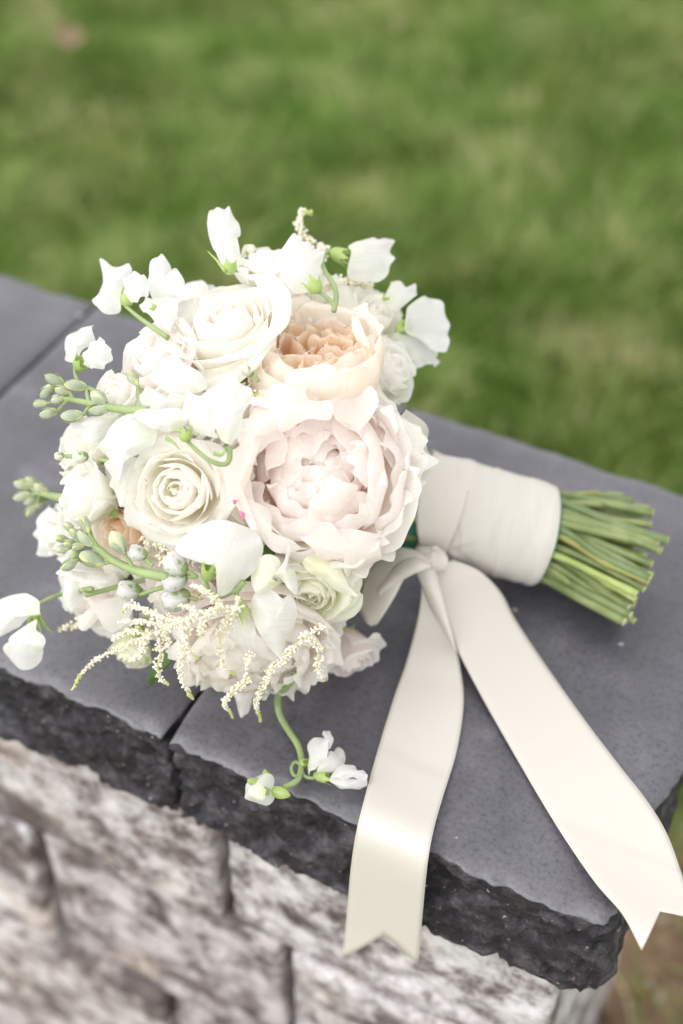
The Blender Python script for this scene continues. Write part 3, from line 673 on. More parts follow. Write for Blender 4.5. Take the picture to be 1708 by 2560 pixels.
rose((190, 1110), (-0.70, 0.35, 0.55), 82, CREAM, CREAM, None, 0.88, 0.3, 0.0, 14, 10, 0.9)
rose((300, 1325), (-0.45, -0.10, 0.90), 92, PEACH, PEACH_OUT, 'peach rose deep on the left side', 0.80, 0.5, 0.0, 16, 11, 0.8)
rose((580, 935), (-0.05, 0.25, 0.95), 72, GREENISH, GREENISH, None, 0.84, 0.2, 0.0, 14, 12, 0.8)
rose((225, 1500), (-0.60, -0.50, 0.70), 105, BLUSH_PALE, SOFTWHITE, 'pale blush rose low on the left side', 0.90, 0.5, 0.0, 16, 13, 1.0)
rose((135, 1330), (-0.85, 0.0, 0.50), 70, SOFTWHITE, SOFTWHITE, None, 0.90, 0.4, 0.0, 14, 14, 1.0)
rose((655, 655), (0.0, 0.85, 0.45), 82, SOFTWHITE, SOFTWHITE, None, 0.90, 0.4, 0.0, 14, 15, 1.0)
rose((330, 1640), (-0.25, -0.85, 0.45), 62, GREENISH, GREENISH, 'half-open greenish rose hanging under the astilbe', 0.95, 0.2, 0.0, 14, 16, 0.5)
rose((455, 1500), (-0.30, -0.60, 0.70), 100, BLUSH_PALE, BLUSH_PALE, None, 0.80, 0.8, 0.0, 16, 17, 0.9)
rose((480, 1060), (-0.20, 0.10, 0.95), 85, SOFTWHITE, SOFTWHITE, None, 0.78, 0.8, 0.0, 14, 18, 0.9)
rose((880, 1650), (0.35, -0.80, 0.40), 75, BLUSH_PALE, BLUSH_PALE, None, 0.86, 0.4, 0.0, 14, 19, 1.0)

for k, (px, py, r, m) in enumerate(((340, 1130, 80, SOFTWHITE), (520, 1400, 90, SOFTWHITE), (470, 950, 80, SOFTWHITE), (380, 1420, 85, BLUSH_PALE), (560, 1560, 85, BLUSH_PALE), (870, 1400, 80, SOFTWHITE), (640, 1330, 80, CREAM), (700, 720, 85, CREAM),
                                (840, 720, 75, SOFTWHITE), (610, 1010, 75, SOFTWHITE), (300, 1230, 70, CREAM), (480, 740, 70, SOFTWHITE), (960, 1060, 85, BLUSH_PALE), (900, 1260, 80, BLUSH_PALE), (280, 1420, 75, SOFTWHITE), (420, 1580, 75, BLUSH_PALE), (750, 1640, 85, BLUSH_PALE), (700, 800, 80, CREAM))):
    P_ = outward(head(px, py, 0.8)); rose((px, py), (P_@RIGHT, P_@UP, -(P_@FWD)), r, m, m, None, 0.70, 0.3*k, 0.0, 13, 40+k, 1.0)
# extra measured petals lying on the big blooms
ol = [o for o in bouquet.children if o.name.startswith('peony') and 'centre' in o.get('label', '')][0]
def big_petal(flower, crop, pts, att, m, **kw):
    org = np.array(flower.location)+B0; q = np.array(flower.rotation_quaternion.to_matrix())
    O = S(crop, pts); A = S(crop, [att])[0]; c = np.mean(O, 0); e = kw.pop('e', 1.0); lift = kw.pop('lift', 0.0); face = kw.pop('face', 0.55); dev = kw.pop('dev', (0, 0, 0))
    P = head(c[0], c[1], e, lift); n = outward(P)*(1-face)-FWD*face+RIGHT*dev[0]+UP*dev[1]; n /= np.linalg.norm(n)
    V, F, uv = sheet(O, A, P, n, origin=org, **kw)
    return link('petal', mesh('petal', V@q, F, m, uv), flower)
big_petal(ol, 'D', [(600, 1160), (760, 1130), (1060, 1110), (1110, 1180), (1120, 1330), (1040, 1390), (930, 1400), (880, 1360), (880, 1290), (800, 1310), (710, 1290), (690, 1220)], (850, 1100), BLUSH_PALE, bulge=0.007, ruf=0.003, seed=1, lift=0.010, dev=(0, -0.5, 0))
big_petal(ol, 'D', [(1240, 340), (1330, 330), (1420, 420), (1475, 540), (1440, 640), (1415, 760), (1330, 830), (1250, 860), (1180, 760), (1200, 600), (1190, 440)], (1180, 640), BLUSH_PALE, bulge=0.004, ruf=0.004, seed=2, lift=0.006, dev=(0.4, 0, 0))
big_petal(ol, 'D', [(800, 200), (900, 120), (1000, 160), (1090, 200), (1100, 310), (1030, 420), (960, 460), (850, 400), (790, 290)], (930, 430), BLUSH_PALE, bulge=-0.004, ruf=0.003, seed=3, lift=0.016, dev=(0, 0.3, 0))
big_petal(ol, 'D', [(1100, 1090), (1200, 880), (1260, 930), (1255, 1060), (1270, 1130), (1220, 1190), (1130, 1180)], (1120, 950), BLUSH_PALE, bulge=0.004, ruf=0.003, seed=4, lift=0.008)
big_petal(ol, 'D', [(370, 190), (460, 180), (630, 170), (640, 230), (700, 240), (800, 290), (800, 390), (640, 400), (480, 440), (420, 350), (280, 300), (300, 260)], (560, 430), BLUSH_PALE, bulge=0.004, ruf=0.003, seed=5, lift=0.014, dev=(0, 0.4, 0))

big_petal(ol, 'D', [(95, 640), (200, 560), (330, 490), (330, 620), (260, 760), (240, 900), (330, 1100), (250, 1070), (150, 900), (95, 760)], (300, 850), BLUSH, bulge=0.006, ruf=0.002, seed=6, lift=0.004, dev=(-0.4, 0, 0))
big_petal(ol, 'D', [(330, 1170), (240, 1020), (260, 900), (400, 1010), (430, 1120), (560, 1180), (600, 1250), (450, 1240)], (480, 1050), BLUSH_PALE, bulge=0.005, ruf=0.002, seed=7, lift=0.004, dev=(-0.2, -0.3, 0))
big_petal(ol, 'D', [(200, 440), (280, 330), (420, 290), (520, 360), (470, 440), (350, 500), (260, 560), (190, 520)], (440, 480), BLUSH_PALE, bulge=0.005, ruf=0.003, seed=8, lift=0.008, dev=(-0.3, 0.3, 0))
# ---------------------------------------------------------------- sweet peas
B_ = dict(bulge=0.004, ruf=0.0022)
sweet_pea('upright single sweet pea petal standing highest on the left', 'A', [([(1000, 120), (1030, 80), (1070, 65), (1120, 90), (1165, 60), (1190, 100), (1240, 170), (1260, 250), (1235, 290), (1255, 400), (1265, 510), (1190, 530), (1110, 510), (1060, 400), (1015, 290), (995, 170)], (1180, 540), dict(bulge=0.003, ruf=0.0015))],
          ((1180, 570), (1170, 500)), None, 1.0, 0.0, 18, sepals=([(1140, 560), (1070, 470), (1000, 400)],))
sweet_pea('out-of-focus sweet pea at the upper left on a bent green stalk', 'A', [([(160, 490), (210, 490), (270, 525), (370, 490), (410, 550), (370, 620), (350, 720), (320, 820), (270, 870), (200, 895), (150, 850), (100, 800), (140, 760), (165, 640)], (340, 760), B_),
          ([(400, 550), (480, 580), (530, 620), (540, 700), (500, 760), (440, 800), (390, 790), (350, 720), (345, 620)], (390, 780), dict(lift=0.006, **B_))], ((360, 830), (380, 730)), [(355, 830), (450, 910), (560, 990), (690, 1080)], 1.02, -0.01, 18)
sweet_pea('out-of-focus sweet pea beside the ivory rose, upper left', 'A', [([(540, 540), (590, 470), (640, 430), (690, 480), (715, 540), (750, 520), (780, 570), (825, 650), (800, 740), (740, 780), (640, 790), (560, 760), (535, 640)], (650, 800), B_),
          ([(560, 760), (740, 770), (790, 800), (740, 950), (700, 1040), (620, 1000), (560, 920), (490, 870), (470, 830), (520, 780)], (660, 800), B_)], ((600, 860), (570, 830)), None, 1.0, -0.006, 10)
sweet_pea('small blurred sweet pea above the upper green bud spike', 'C', [([(345, 100), (420, 60), (510, 35), (535, 60), (525, 150), (470, 200), (430, 290), (380, 310), (300, 270), (345, 230)], (430, 310), B_),
          ([(480, 180), (560, 120), (620, 170), (660, 240), (600, 330), (520, 350), (460, 300)], (470, 310), B_)], ((400, 345), (470, 270)), [(390, 340), (400, 400), (440, 460), (560, 520)], 1.02, -0.004, 20)
sweet_pea('white sweet pea between the ivory rose and the curved stalk at the top', 'B', [([(280, 350), (340, 290), (400, 250), (470, 290), (520, 300), (590, 350), (600, 400), (590, 470), (620, 560), (560, 650), (450, 670), (350, 640), (300, 540), (270, 440)], (450, 680), dict(bulge=0.005, ruf=0.003, fold=0.006))],
          ((560, 660), (500, 560)), [(560, 650), (640, 710), (680, 760)], 1.0, 0.0, 20)
sweet_pea('nodding sweet pea at the top right on a hooked stalk', 'B', [([(780, 320), (900, 280), (1010, 240), (1080, 215), (1110, 280), (1075, 350), (1090, 430), (1050, 490), (1065, 520), (1000, 550), (880, 555), (800, 520), (760, 470), (770, 390)], (760, 400), dict(bulge=0.006, ruf=0.003, fold=0.004))],
          ((640, 365), (790, 420)), [(640, 362), (605, 390), (588, 450), (620, 530), (665, 600), (688, 690), (670, 790)], 0.98, 0.004, 19)
sweet_pea('small sweet pea at the right edge below the nodding one', 'B', [([(1060, 590), (1120, 580), (1180, 625), (1240, 605), (1285, 650), (1220, 710), (1110, 790), (1050, 730), (1040, 650)], (1050, 720), B_)], ((1030, 730), (1075, 680)), None, 0.98, 0.0, 14)
sweet_pea('rounded sweet pea standing out at the right edge against the lawn', 'B', [([(1180, 810), (1220, 740), (1300, 695), (1390, 705), (1460, 770), (1490, 860), (1505, 920), (1480, 980), (1490, 1040), (1430, 1100), (1350, 1040), (1270, 980), (1190, 920)], (1200, 940), dict(bulge=-0.005, ruf=0.002)),
          ([(1100, 950), (1280, 990), (1380, 1060), (1430, 1130), (1410, 1180), (1330, 1170), (1260, 1200), (1200, 1130), (1100, 1040)], (1110, 1000), B_)], ((1110, 900), (1200, 930)), None, 1.0, -0.004, 22)
sweet_pea('broad white sweet pea left of the small green rose', 'C', [([(930, 375), (1080, 245), (1190, 320), (1300, 390), (1325, 500), (1200, 520), (1060, 515), (960, 450)], (1240, 540), dict(bulge=0.006, ruf=0.002, lift=0.008)),
          ([(870, 530), (920, 470), (1000, 540), (1100, 510), (1200, 540), (1200, 640), (1050, 650), (900, 640)], (1180, 600), dict(bulge=0.002, ruf=0.003, lift=0.005)),
          ([(810, 655), (960, 630), (1150, 640), (1200, 720), (1080, 790), (980, 780), (880, 740)], (1160, 740), dict(bulge=0.003, ruf=0.002, lift=0.012))], None, None, 1.0, 0.006)
sweet_pea('two-lobed white sweet pea overlapping the peony at its left', 'C', [([(1175, 640), (1200, 500), (1270, 540), (1330, 520), (1440, 420), (1490, 400), (1470, 500), (1420, 640), (1400, 780), (1400, 840), (1260, 800), (1200, 740)], (1230, 800), dict(bulge=0.005, ruf=0.002, lift=0.012, dev=(-0.3, 0, 0))),
          ([(1490, 380), (1560, 440), (1640, 480), (1660, 560), (1600, 650), (1570, 800), (1500, 890), (1430, 850), (1380, 760), (1390, 620), (1430, 480)], (1400, 830), dict(bulge=0.006, ruf=0.002, lift=0.015, dev=(0.3, 0, 0)))],
          ((1190, 870), (1170, 760)), [(1190, 860), (1260, 930), (1350, 1000), (1440, 1030), (1490, 1000), (1495, 900)], 1.0, 0.010, 18, sepals=([(1040, 840), (1090, 870), (1140, 925)], [(1190, 800), (1120, 790), (1060, 800)], [(1380, 950), (1440, 960), (1470, 900)]))
sweet_pea('long ragged sweet pea petal hanging over the left side', 'C', [([(810, 665), (960, 770), (950, 900), (830, 960), (770, 1010), (720, 1060), (720, 1130), (650, 1135), (600, 1030), (640, 1010), (580, 920), (600, 850), (650, 760)], (960, 800), dict(bulge=0.005, ruf=0.003))], None, None, 1.02, 0.008)
sweet_pea('big smooth sweet pea petal below the cream rose', 'F', [([(110, 190), (190, 100), (330, 20), (480, 0), (610, 50), (700, 110), (735, 200), (700, 330), (640, 400), (560, 470), (470, 530), (410, 530), (440, 420), (390, 350), (350, 270), (320, 290), (210, 290), (110, 240)], (360, 420), dict(bulge=0.007, ruf=0.0025, fold=0.004))],
          ((330, 440), (360, 270)), [(325, 440), (360, 520), (420, 550), (540, 500), (600, 440)], 1.0, 0.012, 18)
sweet_pea('folded white sweet pea above the drooping astilbe tips', 'F', [([(680, 530), (790, 495), (850, 545), (920, 530), (960, 640), (970, 820), (910, 850), (910, 920), (850, 980), (760, 880), (690, 790), (670, 650)], (610, 700), dict(bulge=0.006, ruf=0.0025, lift=0.016, dev=(0.4, 0, 0))),
          ([(560, 720), (640, 740), (700, 790), (780, 880), (850, 980), (770, 1000), (600, 930), (440, 910), (480, 840)], (600, 700), dict(bulge=0.004, ruf=0.002, lift=0.014, dev=(-0.2, -0.4, 0)))],
          ((555, 560), (615, 720)), [(555, 565), (545, 520), (560, 490)], 1.0, 0.012, 17)
sweet_pea('stray sweet pea reaching out to the left over the slab edge', 'E', [([(0, 650), (80, 625), (170, 612), (240, 650), (280, 720), (270, 750), (180, 770), (120, 830), (60, 860), (0, 890), (-60, 850), (-60, 700)], (230, 740), dict(bulge=0.006, ruf=0.002)),
          ([(110, 860), (220, 790), (250, 850), (310, 920), (280, 990), (215, 1100), (140, 1090), (60, 1040), (20, 960), (60, 920)], (240, 800), dict(bulge=0.006, ruf=0.0015, lift=0.012))],
          ((230, 690), (225, 830)), [(232, 690), (330, 640), (440, 605), (600, 580)], 1.0, 0.006, 15, sepals=([(260, 760), (300, 830), (350, 872)], [(240, 760), (260, 820), (270, 890)]))
sweet_pea('white sweet pea at the lower left beside the green spike', 'E', [([(410, 510), (480, 490), (530, 550), (520, 640), (480, 720), (430, 735), (410, 680), (440, 600)], (540, 560), B_),
          ([(380, 490), (420, 440), (560, 480), (700, 510), (700, 560), (620, 570), (560, 500), (440, 490)], (640, 590), B_),
          ([(520, 560), (640, 640), (800, 640), (850, 760), (740, 865), (640, 780), (560, 850), (500, 780), (580, 700)], (640, 640), dict(m=BLUSH_PALE, lift=-0.004, **B_))], None, None, 1.02, 0.004)
sweet_pea(None, 'L', [([(530, 1340), (640, 1290), (880, 1290), (820, 1400), (740, 1480), (600, 1480), (560, 1420)], (850, 1300), B_)], None, None, 0.98, 0.0)
sweet_pea(None, 'L', [([(280, 2080), (340, 1950), (420, 2000), (420, 2200), (380, 2320), (280, 2300), (260, 2180)], (430, 2150), B_)], None, None, 0.98, -0.01)

# ---------------------------------------------------------------- trailing sweet pea lying on the slab in front
def on_slab(px, py, lift=0.004):
    P = PZ(px, py, lift); Q = PY(px, py, 0.352-lift)
    return P if P[1] > 0.352-lift else Q
org = on_slab(*S('J', [(600, 650)])[0])
zs = [0.050, 0.040, 0.018, 0.009, 0.006, 0.005, 0.005, 0.005, 0.006, 0.010, 0.012]
stp = S('J', [(560, -270), (470, -150), (380, -40), (372, 60), (395, 160), (470, 290), (560, 430), (598, 550), (600, 680), (560, 790), (430, 860)])
mb = MB(); V, F = tube(catmull([PZ(a, b, z) for (a, b), z in zip(stp, zs)], 50), np.linspace(0.0019, 0.0015, 50), 9); mb.add(V, F, 1)
for pth in ([(600, 640), (540, 610), (505, 670), (530, 740), (575, 745)], [(600, 690), (640, 750), (700, 765), (760, 755)]):
    V, F = tube(catmull([on_slab(*q, 0.006) for q in S('J', pth)], 20), 0.0009, 7); mb.add(V, F, 1)
for a, b, r in (((585, 610), (680, 625), 12), ((720, 735), (960, 770), 18)):
    A, B = S('J', [a, b]); A, B = on_slab(*A, 0.007), on_slab(*B, 0.009); c = calyx_geo(A, B-A, np.linalg.norm(B-A), r*pxm(A)*0.9); mb.add(np.vstack(c.V), c.F, 0)
tsp = link('sweet_pea', mb.me('sweet_pea', [CALYX, STEMG], org), bouquet, org-B0); tag(tsp, 'trailing sweet pea curling down onto the slab with two half-closed flowers')
def slab_petal(pts, att, h, nrm, m=WHITE, **kw):
    O = S('J', pts); c = np.mean(O, 0); P = on_slab(c[0], c[1], h); n = -FWD*0.5+RIGHT*nrm[0]+UP*nrm[1]; n /= np.linalg.norm(n)
    V, F, uv = sheet(O, S('J', [att])[0], P, n, origin=org, **kw); link('petal', mesh('petal', V, F, m, uv), tsp)
slab_petal([(670, 730), (665, 560), (680, 410), (800, 370), (870, 380), (880, 400), (860, 540), (790, 640), (720, 700)], (690, 640), 0.016, (-0.4, 0.3), bulge=0.003, ruf=0.001, seed=1)
slab_petal([(805, 375), (815, 310), (850, 285), (890, 320), (915, 390), (880, 480), (860, 400)], (870, 480), 0.020, (0.2, 0.4), bulge=0.002, ruf=0.001, seed=2)
slab_petal([(740, 690), (860, 540), (900, 500), (980, 560), (1020, 630), (960, 690), (840, 705)], (740, 680), 0.014, (0.3, 0.2), bulge=0.004, ruf=0.001, seed=3)
slab_petal([(930, 510), (970, 460), (1020, 500), (1035, 580), (1010, 630), (960, 580)], (960, 610), 0.011, (0.3, 0.2), m=CREAM_OLD, bulge=0.002, seed=4)
slab_petal([(900, 720), (1030, 630), (1130, 660), (1180, 690), (1240, 720), (1235, 780), (1100, 770), (980, 770)], (880, 760), 0.014, (0.1, 0.4), bulge=0.003, ruf=0.0015, seed=5)
slab_petal([(880, 790), (980, 765), (1100, 770), (1235, 760), (1240, 830), (1180, 860), (1050, 875), (950, 850)], (880, 780), 0.010, (0.1, -0.2), bulge=0.004, ruf=0.001, seed=6)
slab_petal([(45, 900), (90, 800), (220, 730), (310, 730), (340, 840), (340, 960), (270, 1035), (130, 1000), (60, 960)], (300, 900), 0.010, (-0.2, 0.1), bulge=0.007, ruf=0.001, seed=7)
slab_petal([(90, 890), (140, 830), (220, 830), (260, 900), (240, 980), (150, 970)], (250, 900), 0.017, (-0.2, 0.1), m=GREENISH, bulge=0.004, ruf=0.0008, seed=8)
def bud_geo(mb, A, B, rad, mi=0, tipmi=None, ridges=5, ns=15):
    """pointed ribbed bud from A to B"""
    q = np.array(quat_z(B-A).to_matrix()); Ln = np.linalg.norm(B-A); th = np.linspace(0, 2*np.pi, ns, endpoint=False)
    prof = [(0.18, 0), (0.62, 0.10), (0.92, 0.28), (1.0, 0.48), (0.86, 0.70), (0.55, 0.88), (0.16, 1.0)]
    rg = [np.stack([rad*r*(1+0.17*np.cos(ridges*th+z*2.2))*np.cos(th), rad*r*(1+0.17*np.cos(ridges*th+z*2.2))*np.sin(th), np.full(ns, Ln*z)], -1) for r, z in prof]
    V = np.vstack(rg)@q.T+A; F = gridF(ns, len(prof), 0, True); F.append(tuple(range((len(prof)-1)*ns, len(prof)*ns)))
    k = (len(prof)-3)*ns
    if tipmi is None: mb.add(V, F, mi)
    else:
        mb.add(V, F, mi)
        for z in range(len(F)-(2*ns+1), len(F)): mb.mi[len(mb.mi)-len(F)+z] = tipmi
for a, b, r in (((240, 835), (72, 785), 11), ((280, 860), (243, 680), 12), ((290, 885), (185, 905), 13), ((310, 880), (492, 940), 15)):
    A, B = S('J', [a, b]); A, B = on_slab(*A, 0.013), on_slab(*B, 0.015); m2 = MB(); bud_geo(m2, A, B, r*pxm(A)); link('bud', m2.me('bud', [CALYX], org), tsp)

# ---------------------------------------------------------------- green stock spikes and buds
def spike(label, crop, stem, buds, e=1.0, lift=0.004, mat=STOCKG):
    path = pathpts(crop, stem, e, lift, 30); org = path[len(path)//2].copy(); mb = MB()
    V, F = tube(path, np.linspace(0.0026, 0.0012, 30), 9); mb.add(V, F, 0)
    items = []
    for bx, by, dx, dy, r, white in buds:
        c = S(crop, [(bx, by)])[0]; C = head(c[0], c[1], e, lift+0.003); rr = 0.74*r/CROP[crop][2]*pxm(C)
        d = RIGHT*dx-UP*dy-FWD*0.35*random.uniform(-0.5, 1.2); d = d/np.linalg.norm(d); A, B = C-d*rr*1.5, C+d*rr*1.8
        k = int(np.argmin(((path-A)**2).sum(1))); k = max(0, k-3)
        V, F = tube(catmull([path[k], path[k]*0.45+A*0.55+d*0.0005, A], 8), np.linspace(0.0011, 0.0009, 8), 6); mb.add(V, F, 0); items.append((A, B, rr, white))
    o = link('stock_spike', mb.me('stock_spike', [STEMG], org), bouquet, org-B0); tag(o, label)
    for A, B, rr, white in items:
        m2 = MB(); D = B-A
        if white:
            bud_geo(m2, A+D*0.10, A+D*1.0, rr*0.95, 2, None, 4)
            for s in range(4):                                  # sepals clasping the white bud
                a = s*1.571+0.4; u, v = np.meshgrid(np.linspace(-1, 1, 4), np.linspace(0, 1, 7)); q = np.array(quat_z(D).to_matrix())
                rad = rr*(0.25+0.85*np.sin(np.pi*np.clip(v*0.62+0.03, 0, 1))); w_ = 0.55*np.sin(np.pi*np.clip(v*0.9+0.1, 0, 1))
                P = np.stack([rad*np.cos(a+u*w_), rad*np.sin(a+u*w_), np.linalg.norm(D)*0.72*v], -1).reshape(-1, 3)@q.T+A; m2.add(P, gridF(4, 7), 0)
        else:
            bud_geo(m2, A, B, rr*0.80, 1, None, 3)
            for s in range(3):
                a = s*2.094+rr*900; u, v = np.meshgrid(np.linspace(-1, 1, 5), np.linspace(0, 1, 8)); q = np.array(quat_z(D).to_matrix())
                rad = rr*(0.22+0.82*np.sin(np.pi*np.clip(v*0.80+0.04, 0, 1))); w_ = 0.95*np.sin(np.pi*np.clip(v*0.88+0.10, 0, 1))**0.8
                P = np.stack([rad*np.cos(a+u*w_), rad*np.sin(a+u*w_), np.linalg.norm(D)*(0.98*v+0.03*np.abs(u))], -1).reshape(-1, 3)@q.T+A; m2.add(P, gridF(5, 8), 0)
        link('bud', m2.me('bud', [mat, BUDTIP, WHITE], org), o)
    return o
spike('upper green bud spike pointing left over the slab', 'C', [(930, 650), (760, 640), (600, 615), (430, 580), (250, 545)],
      [(255, 430, -0.8, -0.4, 62, 0), (200, 500, -0.5, 0.4, 55, 0), (405, 470, -0.8, -0.1, 66, 0), (150, 597, -1, 0, 42, 0), (212, 662, -0.9, 0.2, 55, 0), (380, 682, -1, 0.1, 66, 0), (570, 560, -0.7, -0.5, 62, 1), (570, 640, -1, 0.1, 60, 0), (280, 560, -1, 0.2, 46, 0), (310, 505, -1, -0.3, 46, 0), (810, 420, -0.5, -0.8, 52, 0)], 1.02, 0.004)
spike('lower grey-green bud spike above the astilbe', 'E', [(1110, 510), (900, 465), (740, 395), (620, 300), (520, 250)],
      [(560, 170, -0.4, -0.9, 48, 0), (460, 185, -0.7, -0.7, 38, 0), (412, 255, -0.9, -0.2, 36, 0), (415, 320, -1, 0.1, 38, 0), (565, 255, -0.5, -0.5, 56, 0), (495, 225, -0.6, -0.6, 40, 0), (500, 345, -0.7, 0.6, 38, 0), (610, 390, -0.9, -0.3, 72, 0), (460, 418, -0.9, 0.5, 50, 0), (465, 285, -0.9, 0.0, 40, 0), (520, 300, -0.8, 0.2, 40, 0), (775, 285, -0.4, -0.8, 72, 1)], 1.02, 0.012)
spike('blurred green bud spike behind the left edge', 'L', [(480, 1900), (380, 1880), (250, 1850)],
      [(170, 1800, -0.9, -0.3, 52, 0), (240, 1790, -0.6, -0.6, 52, 0), (170, 1880, -1, 0.2, 55, 0), (240, 1900, -0.8, 0.4, 55, 0), (240, 1980, -0.7, 0.7, 50, 0), (310, 1830, -0.7, -0.5, 50, 0), (300, 1930, -0.7, 0.5, 50, 0)], 1.0, -0.025)
# loose white stock buds
def loose_bud(crop, c, d, r, e=1.0, lift=0.008, label=None, stem=None, kind='white'):
    p = S(crop, [c])[0]; C = head(p[0], p[1], e, lift); rr = r/CROP[crop][2]*pxm(C); dv = RIGHT*d[0]-UP*d[1]-FWD*0.3; dv /= np.linalg.norm(dv)
    mb = MB(); A, B = C-dv*rr*1.1, C+dv*rr*1.1
    ce = calyx_geo(A, dv, rr*1.7, rr*0.72); mb.add(np.vstack(ce.V), ce.F, 0)
    pth = pathpts(crop, stem, e, lift, 14) if stem else catmull([A, A*0.6+BIND*0.4, BIND], 10)[:5]
    V, F = tube(pth, 0.0011, 6); mb.add(V, F, 0)
    o = link('flower_bud', mb.me('flower_bud', [STEMG], C), bouquet, C-B0)
    if label: tag(o, label)
    rs = np.random.default_rng(int(c[0]+c[1]))
    q = quat_z(dv, 0.5)
    for k in range(6):
        f = 0.55+0.4*(k/5); sp_ = [(0.05, -1.0), (0.62*f, -0.72), (0.98*f, -0.1), (0.86*f, 0.55), (0.45*f, 0.92), (0.12*f, 1.02)]
        g = petal_grid(rr, sp_, 0.80, 0.9, k*GA, int(c[0])+k, 9, 10, 0.2, 0.02, 0.06, 0.0)
        P = g[0]@np.array(q.to_matrix()).T; link('petal', mesh('petal', P, g[1], GREENISH if kind == 'green' else WHITE, g[2]), o)
for c, d, r, st in (((900, 345), (-0.7, -0.3), 62, [(950, 390), (1000, 430)]), ((845, 590), (-0.8, -0.2), 76, [(915, 620), (1000, 590), (1070, 570)]), ((1150, 420), (-0.6, -0.6), 84, [(1230, 460), (1280, 500)]), ((1140, 520), (-0.8, 0.3), 84, [(1230, 500), (1290, 500)]), ((1150, 645), (-0.8, 0.2), 92, [(1240, 640), (1290, 650)])):
    loose_bud('E', c, d, r, 1.0, 0.012, None, st)
loose_bud('C', (430, 975), (-1, 0.02), 54, 1.0, 0.004, 'pale green lisianthus bud on the left side', [(560, 990), (640, 1010), (720, 1030)], 'green')
loose_bud('C', (280, 968), (-1, 0.05), 34, 1.0, 0.002, None, [(330, 970), (400, 975)], 'green')
loose_bud('C', (690, 1170), (-0.5, -0.2), 48, 0.95, 0.0, None, [(740, 1160), (800, 1130)], 'green')
loose_bud('A', (1310, 1330), (-0.5, -0.6), 60, 0.95, 0.004, None, [(1370, 1380), (1400, 1420)], 'green')
loose_bud('A', (1330, 420), (0.0, -1), 70, 0.98, -0.02, None, [(1330, 500), (1350, 600)], 'green')

# ---------------------------------------------------------------- astilbe sprays
ICO = None
def ico():
    import bmesh
    bm = bmesh.new(); bmesh.ops.create_icosphere(bm, subdivisions=1, radius=1.0); V = np.array([v.co[:] for v in bm.verts]); F = [tuple(v.index for v in f.verts) for f in bm.faces]; bm.free(); return V, F
IV, IF = ico()
def astilbe(label, crop, branches, e=1.0, lift=0.006, bead=6.0):
    """branches: list of (points, density) in crop pixels; the last few beads of a branch are green"""
    mb = MB(); fb = MB(); org = None
    for bi, (pts, dens, tip, dl) in enumerate(branches):
        path = pathpts(crop, pts, e, lift+dl, 40)
        if org is None: org = path[20].copy()
        V, F = tube(path, np.linspace(0.0007, 0.0004, 40), 5); mb.add(V, F)
        Ls = np.linalg.norm(np.diff(path, axis=0), axis=1).sum(); pm = pxm(path[0]); r0 = bead*pm; n = int(Ls/r0*dens*1.35)
        for i in range(n):
            t = (i+rng.random())/n; k = min(38, int(t*39)); f = t*39-k; p = path[k]*(1-f)+path[k+1]*f
            spread = r0*(2.6*(1-t)**0.6+0.85); d = rng.normal(size=3); d /= np.linalg.norm(d)
            r = r0*rng.uniform(0.60, 1.05)*(1.0-0.25*t); c = p+d*spread*rng.uniform(0.35, 1.0)
            fb.add(IV*r*np.array([1, 1, rng.uniform(0.8, 1.3)])+c, IF, 1 if (tip and t > 0.87) else 0)
            if rng.random() < 0.35:
                V, F = tube(np.array([p, c]), [0.00022, 0.00018], 3, False); mb.add(V, F)
    o = link('astilbe_spray', mb.me('astilbe_spray', [ASTEM], org), bouquet, org-B0); tag(o, label)
    fl = link('florets', fb.me('florets', [ASTILBE, ASTILBE_TIP], org), o); tag(fl, kind='stuff'); return o
astilbe('feathery cream astilbe spray trailing over the slab at lower left', 'E',
        [([(1440, 700), (1280, 760), (1100, 830), (930, 900), (780, 970), (640, 1040), (540, 1130), (470, 1240)], 1.25, True, 0.004),
         ([(1040, 900), (1050, 1000), (1030, 1100), (1050, 1170), (1105, 1205)], 1.5, True, 0.006), ([(1230, 800), (1200, 950), (1180, 1080), (1200, 1200), (1265, 1305)], 2.3, True, 0.006),
         ([(1190, 800), (1210, 900), (1230, 980), (1295, 1035)], 2.2, True, 0.008), ([(1100, 830), (980, 800), (880, 790), (780, 800)], 2.4, False, 0.004), ([(1160, 800), (1050, 760), (950, 720), (860, 690)], 2.4, False, 0.0),
         ([(1290, 760), (1260, 720), (1230, 700), (1170, 690)], 2.6, False, 0.006), ([(1360, 720), (1330, 820), (1300, 860), (1320, 880)], 2.8, True, 0.006), ([(980, 890), (860, 850), (770, 890), (740, 920)], 1.8, False, 0.004),
         ([(960, 910), (930, 980), (900, 1020), (850, 1050)], 2.0, False, 0.004), ([(1440, 720), (1400, 640), (1330, 590), (1250, 560)], 2.2, False, -0.002), ([(900, 700), (840, 690), (800, 730)], 2.0, True, 0.0),
         ([(1060, 860), (1100, 920), (1080, 960), (1000, 980)], 2.2, True, 0.004)], 1.0, 0.030, 4.5)
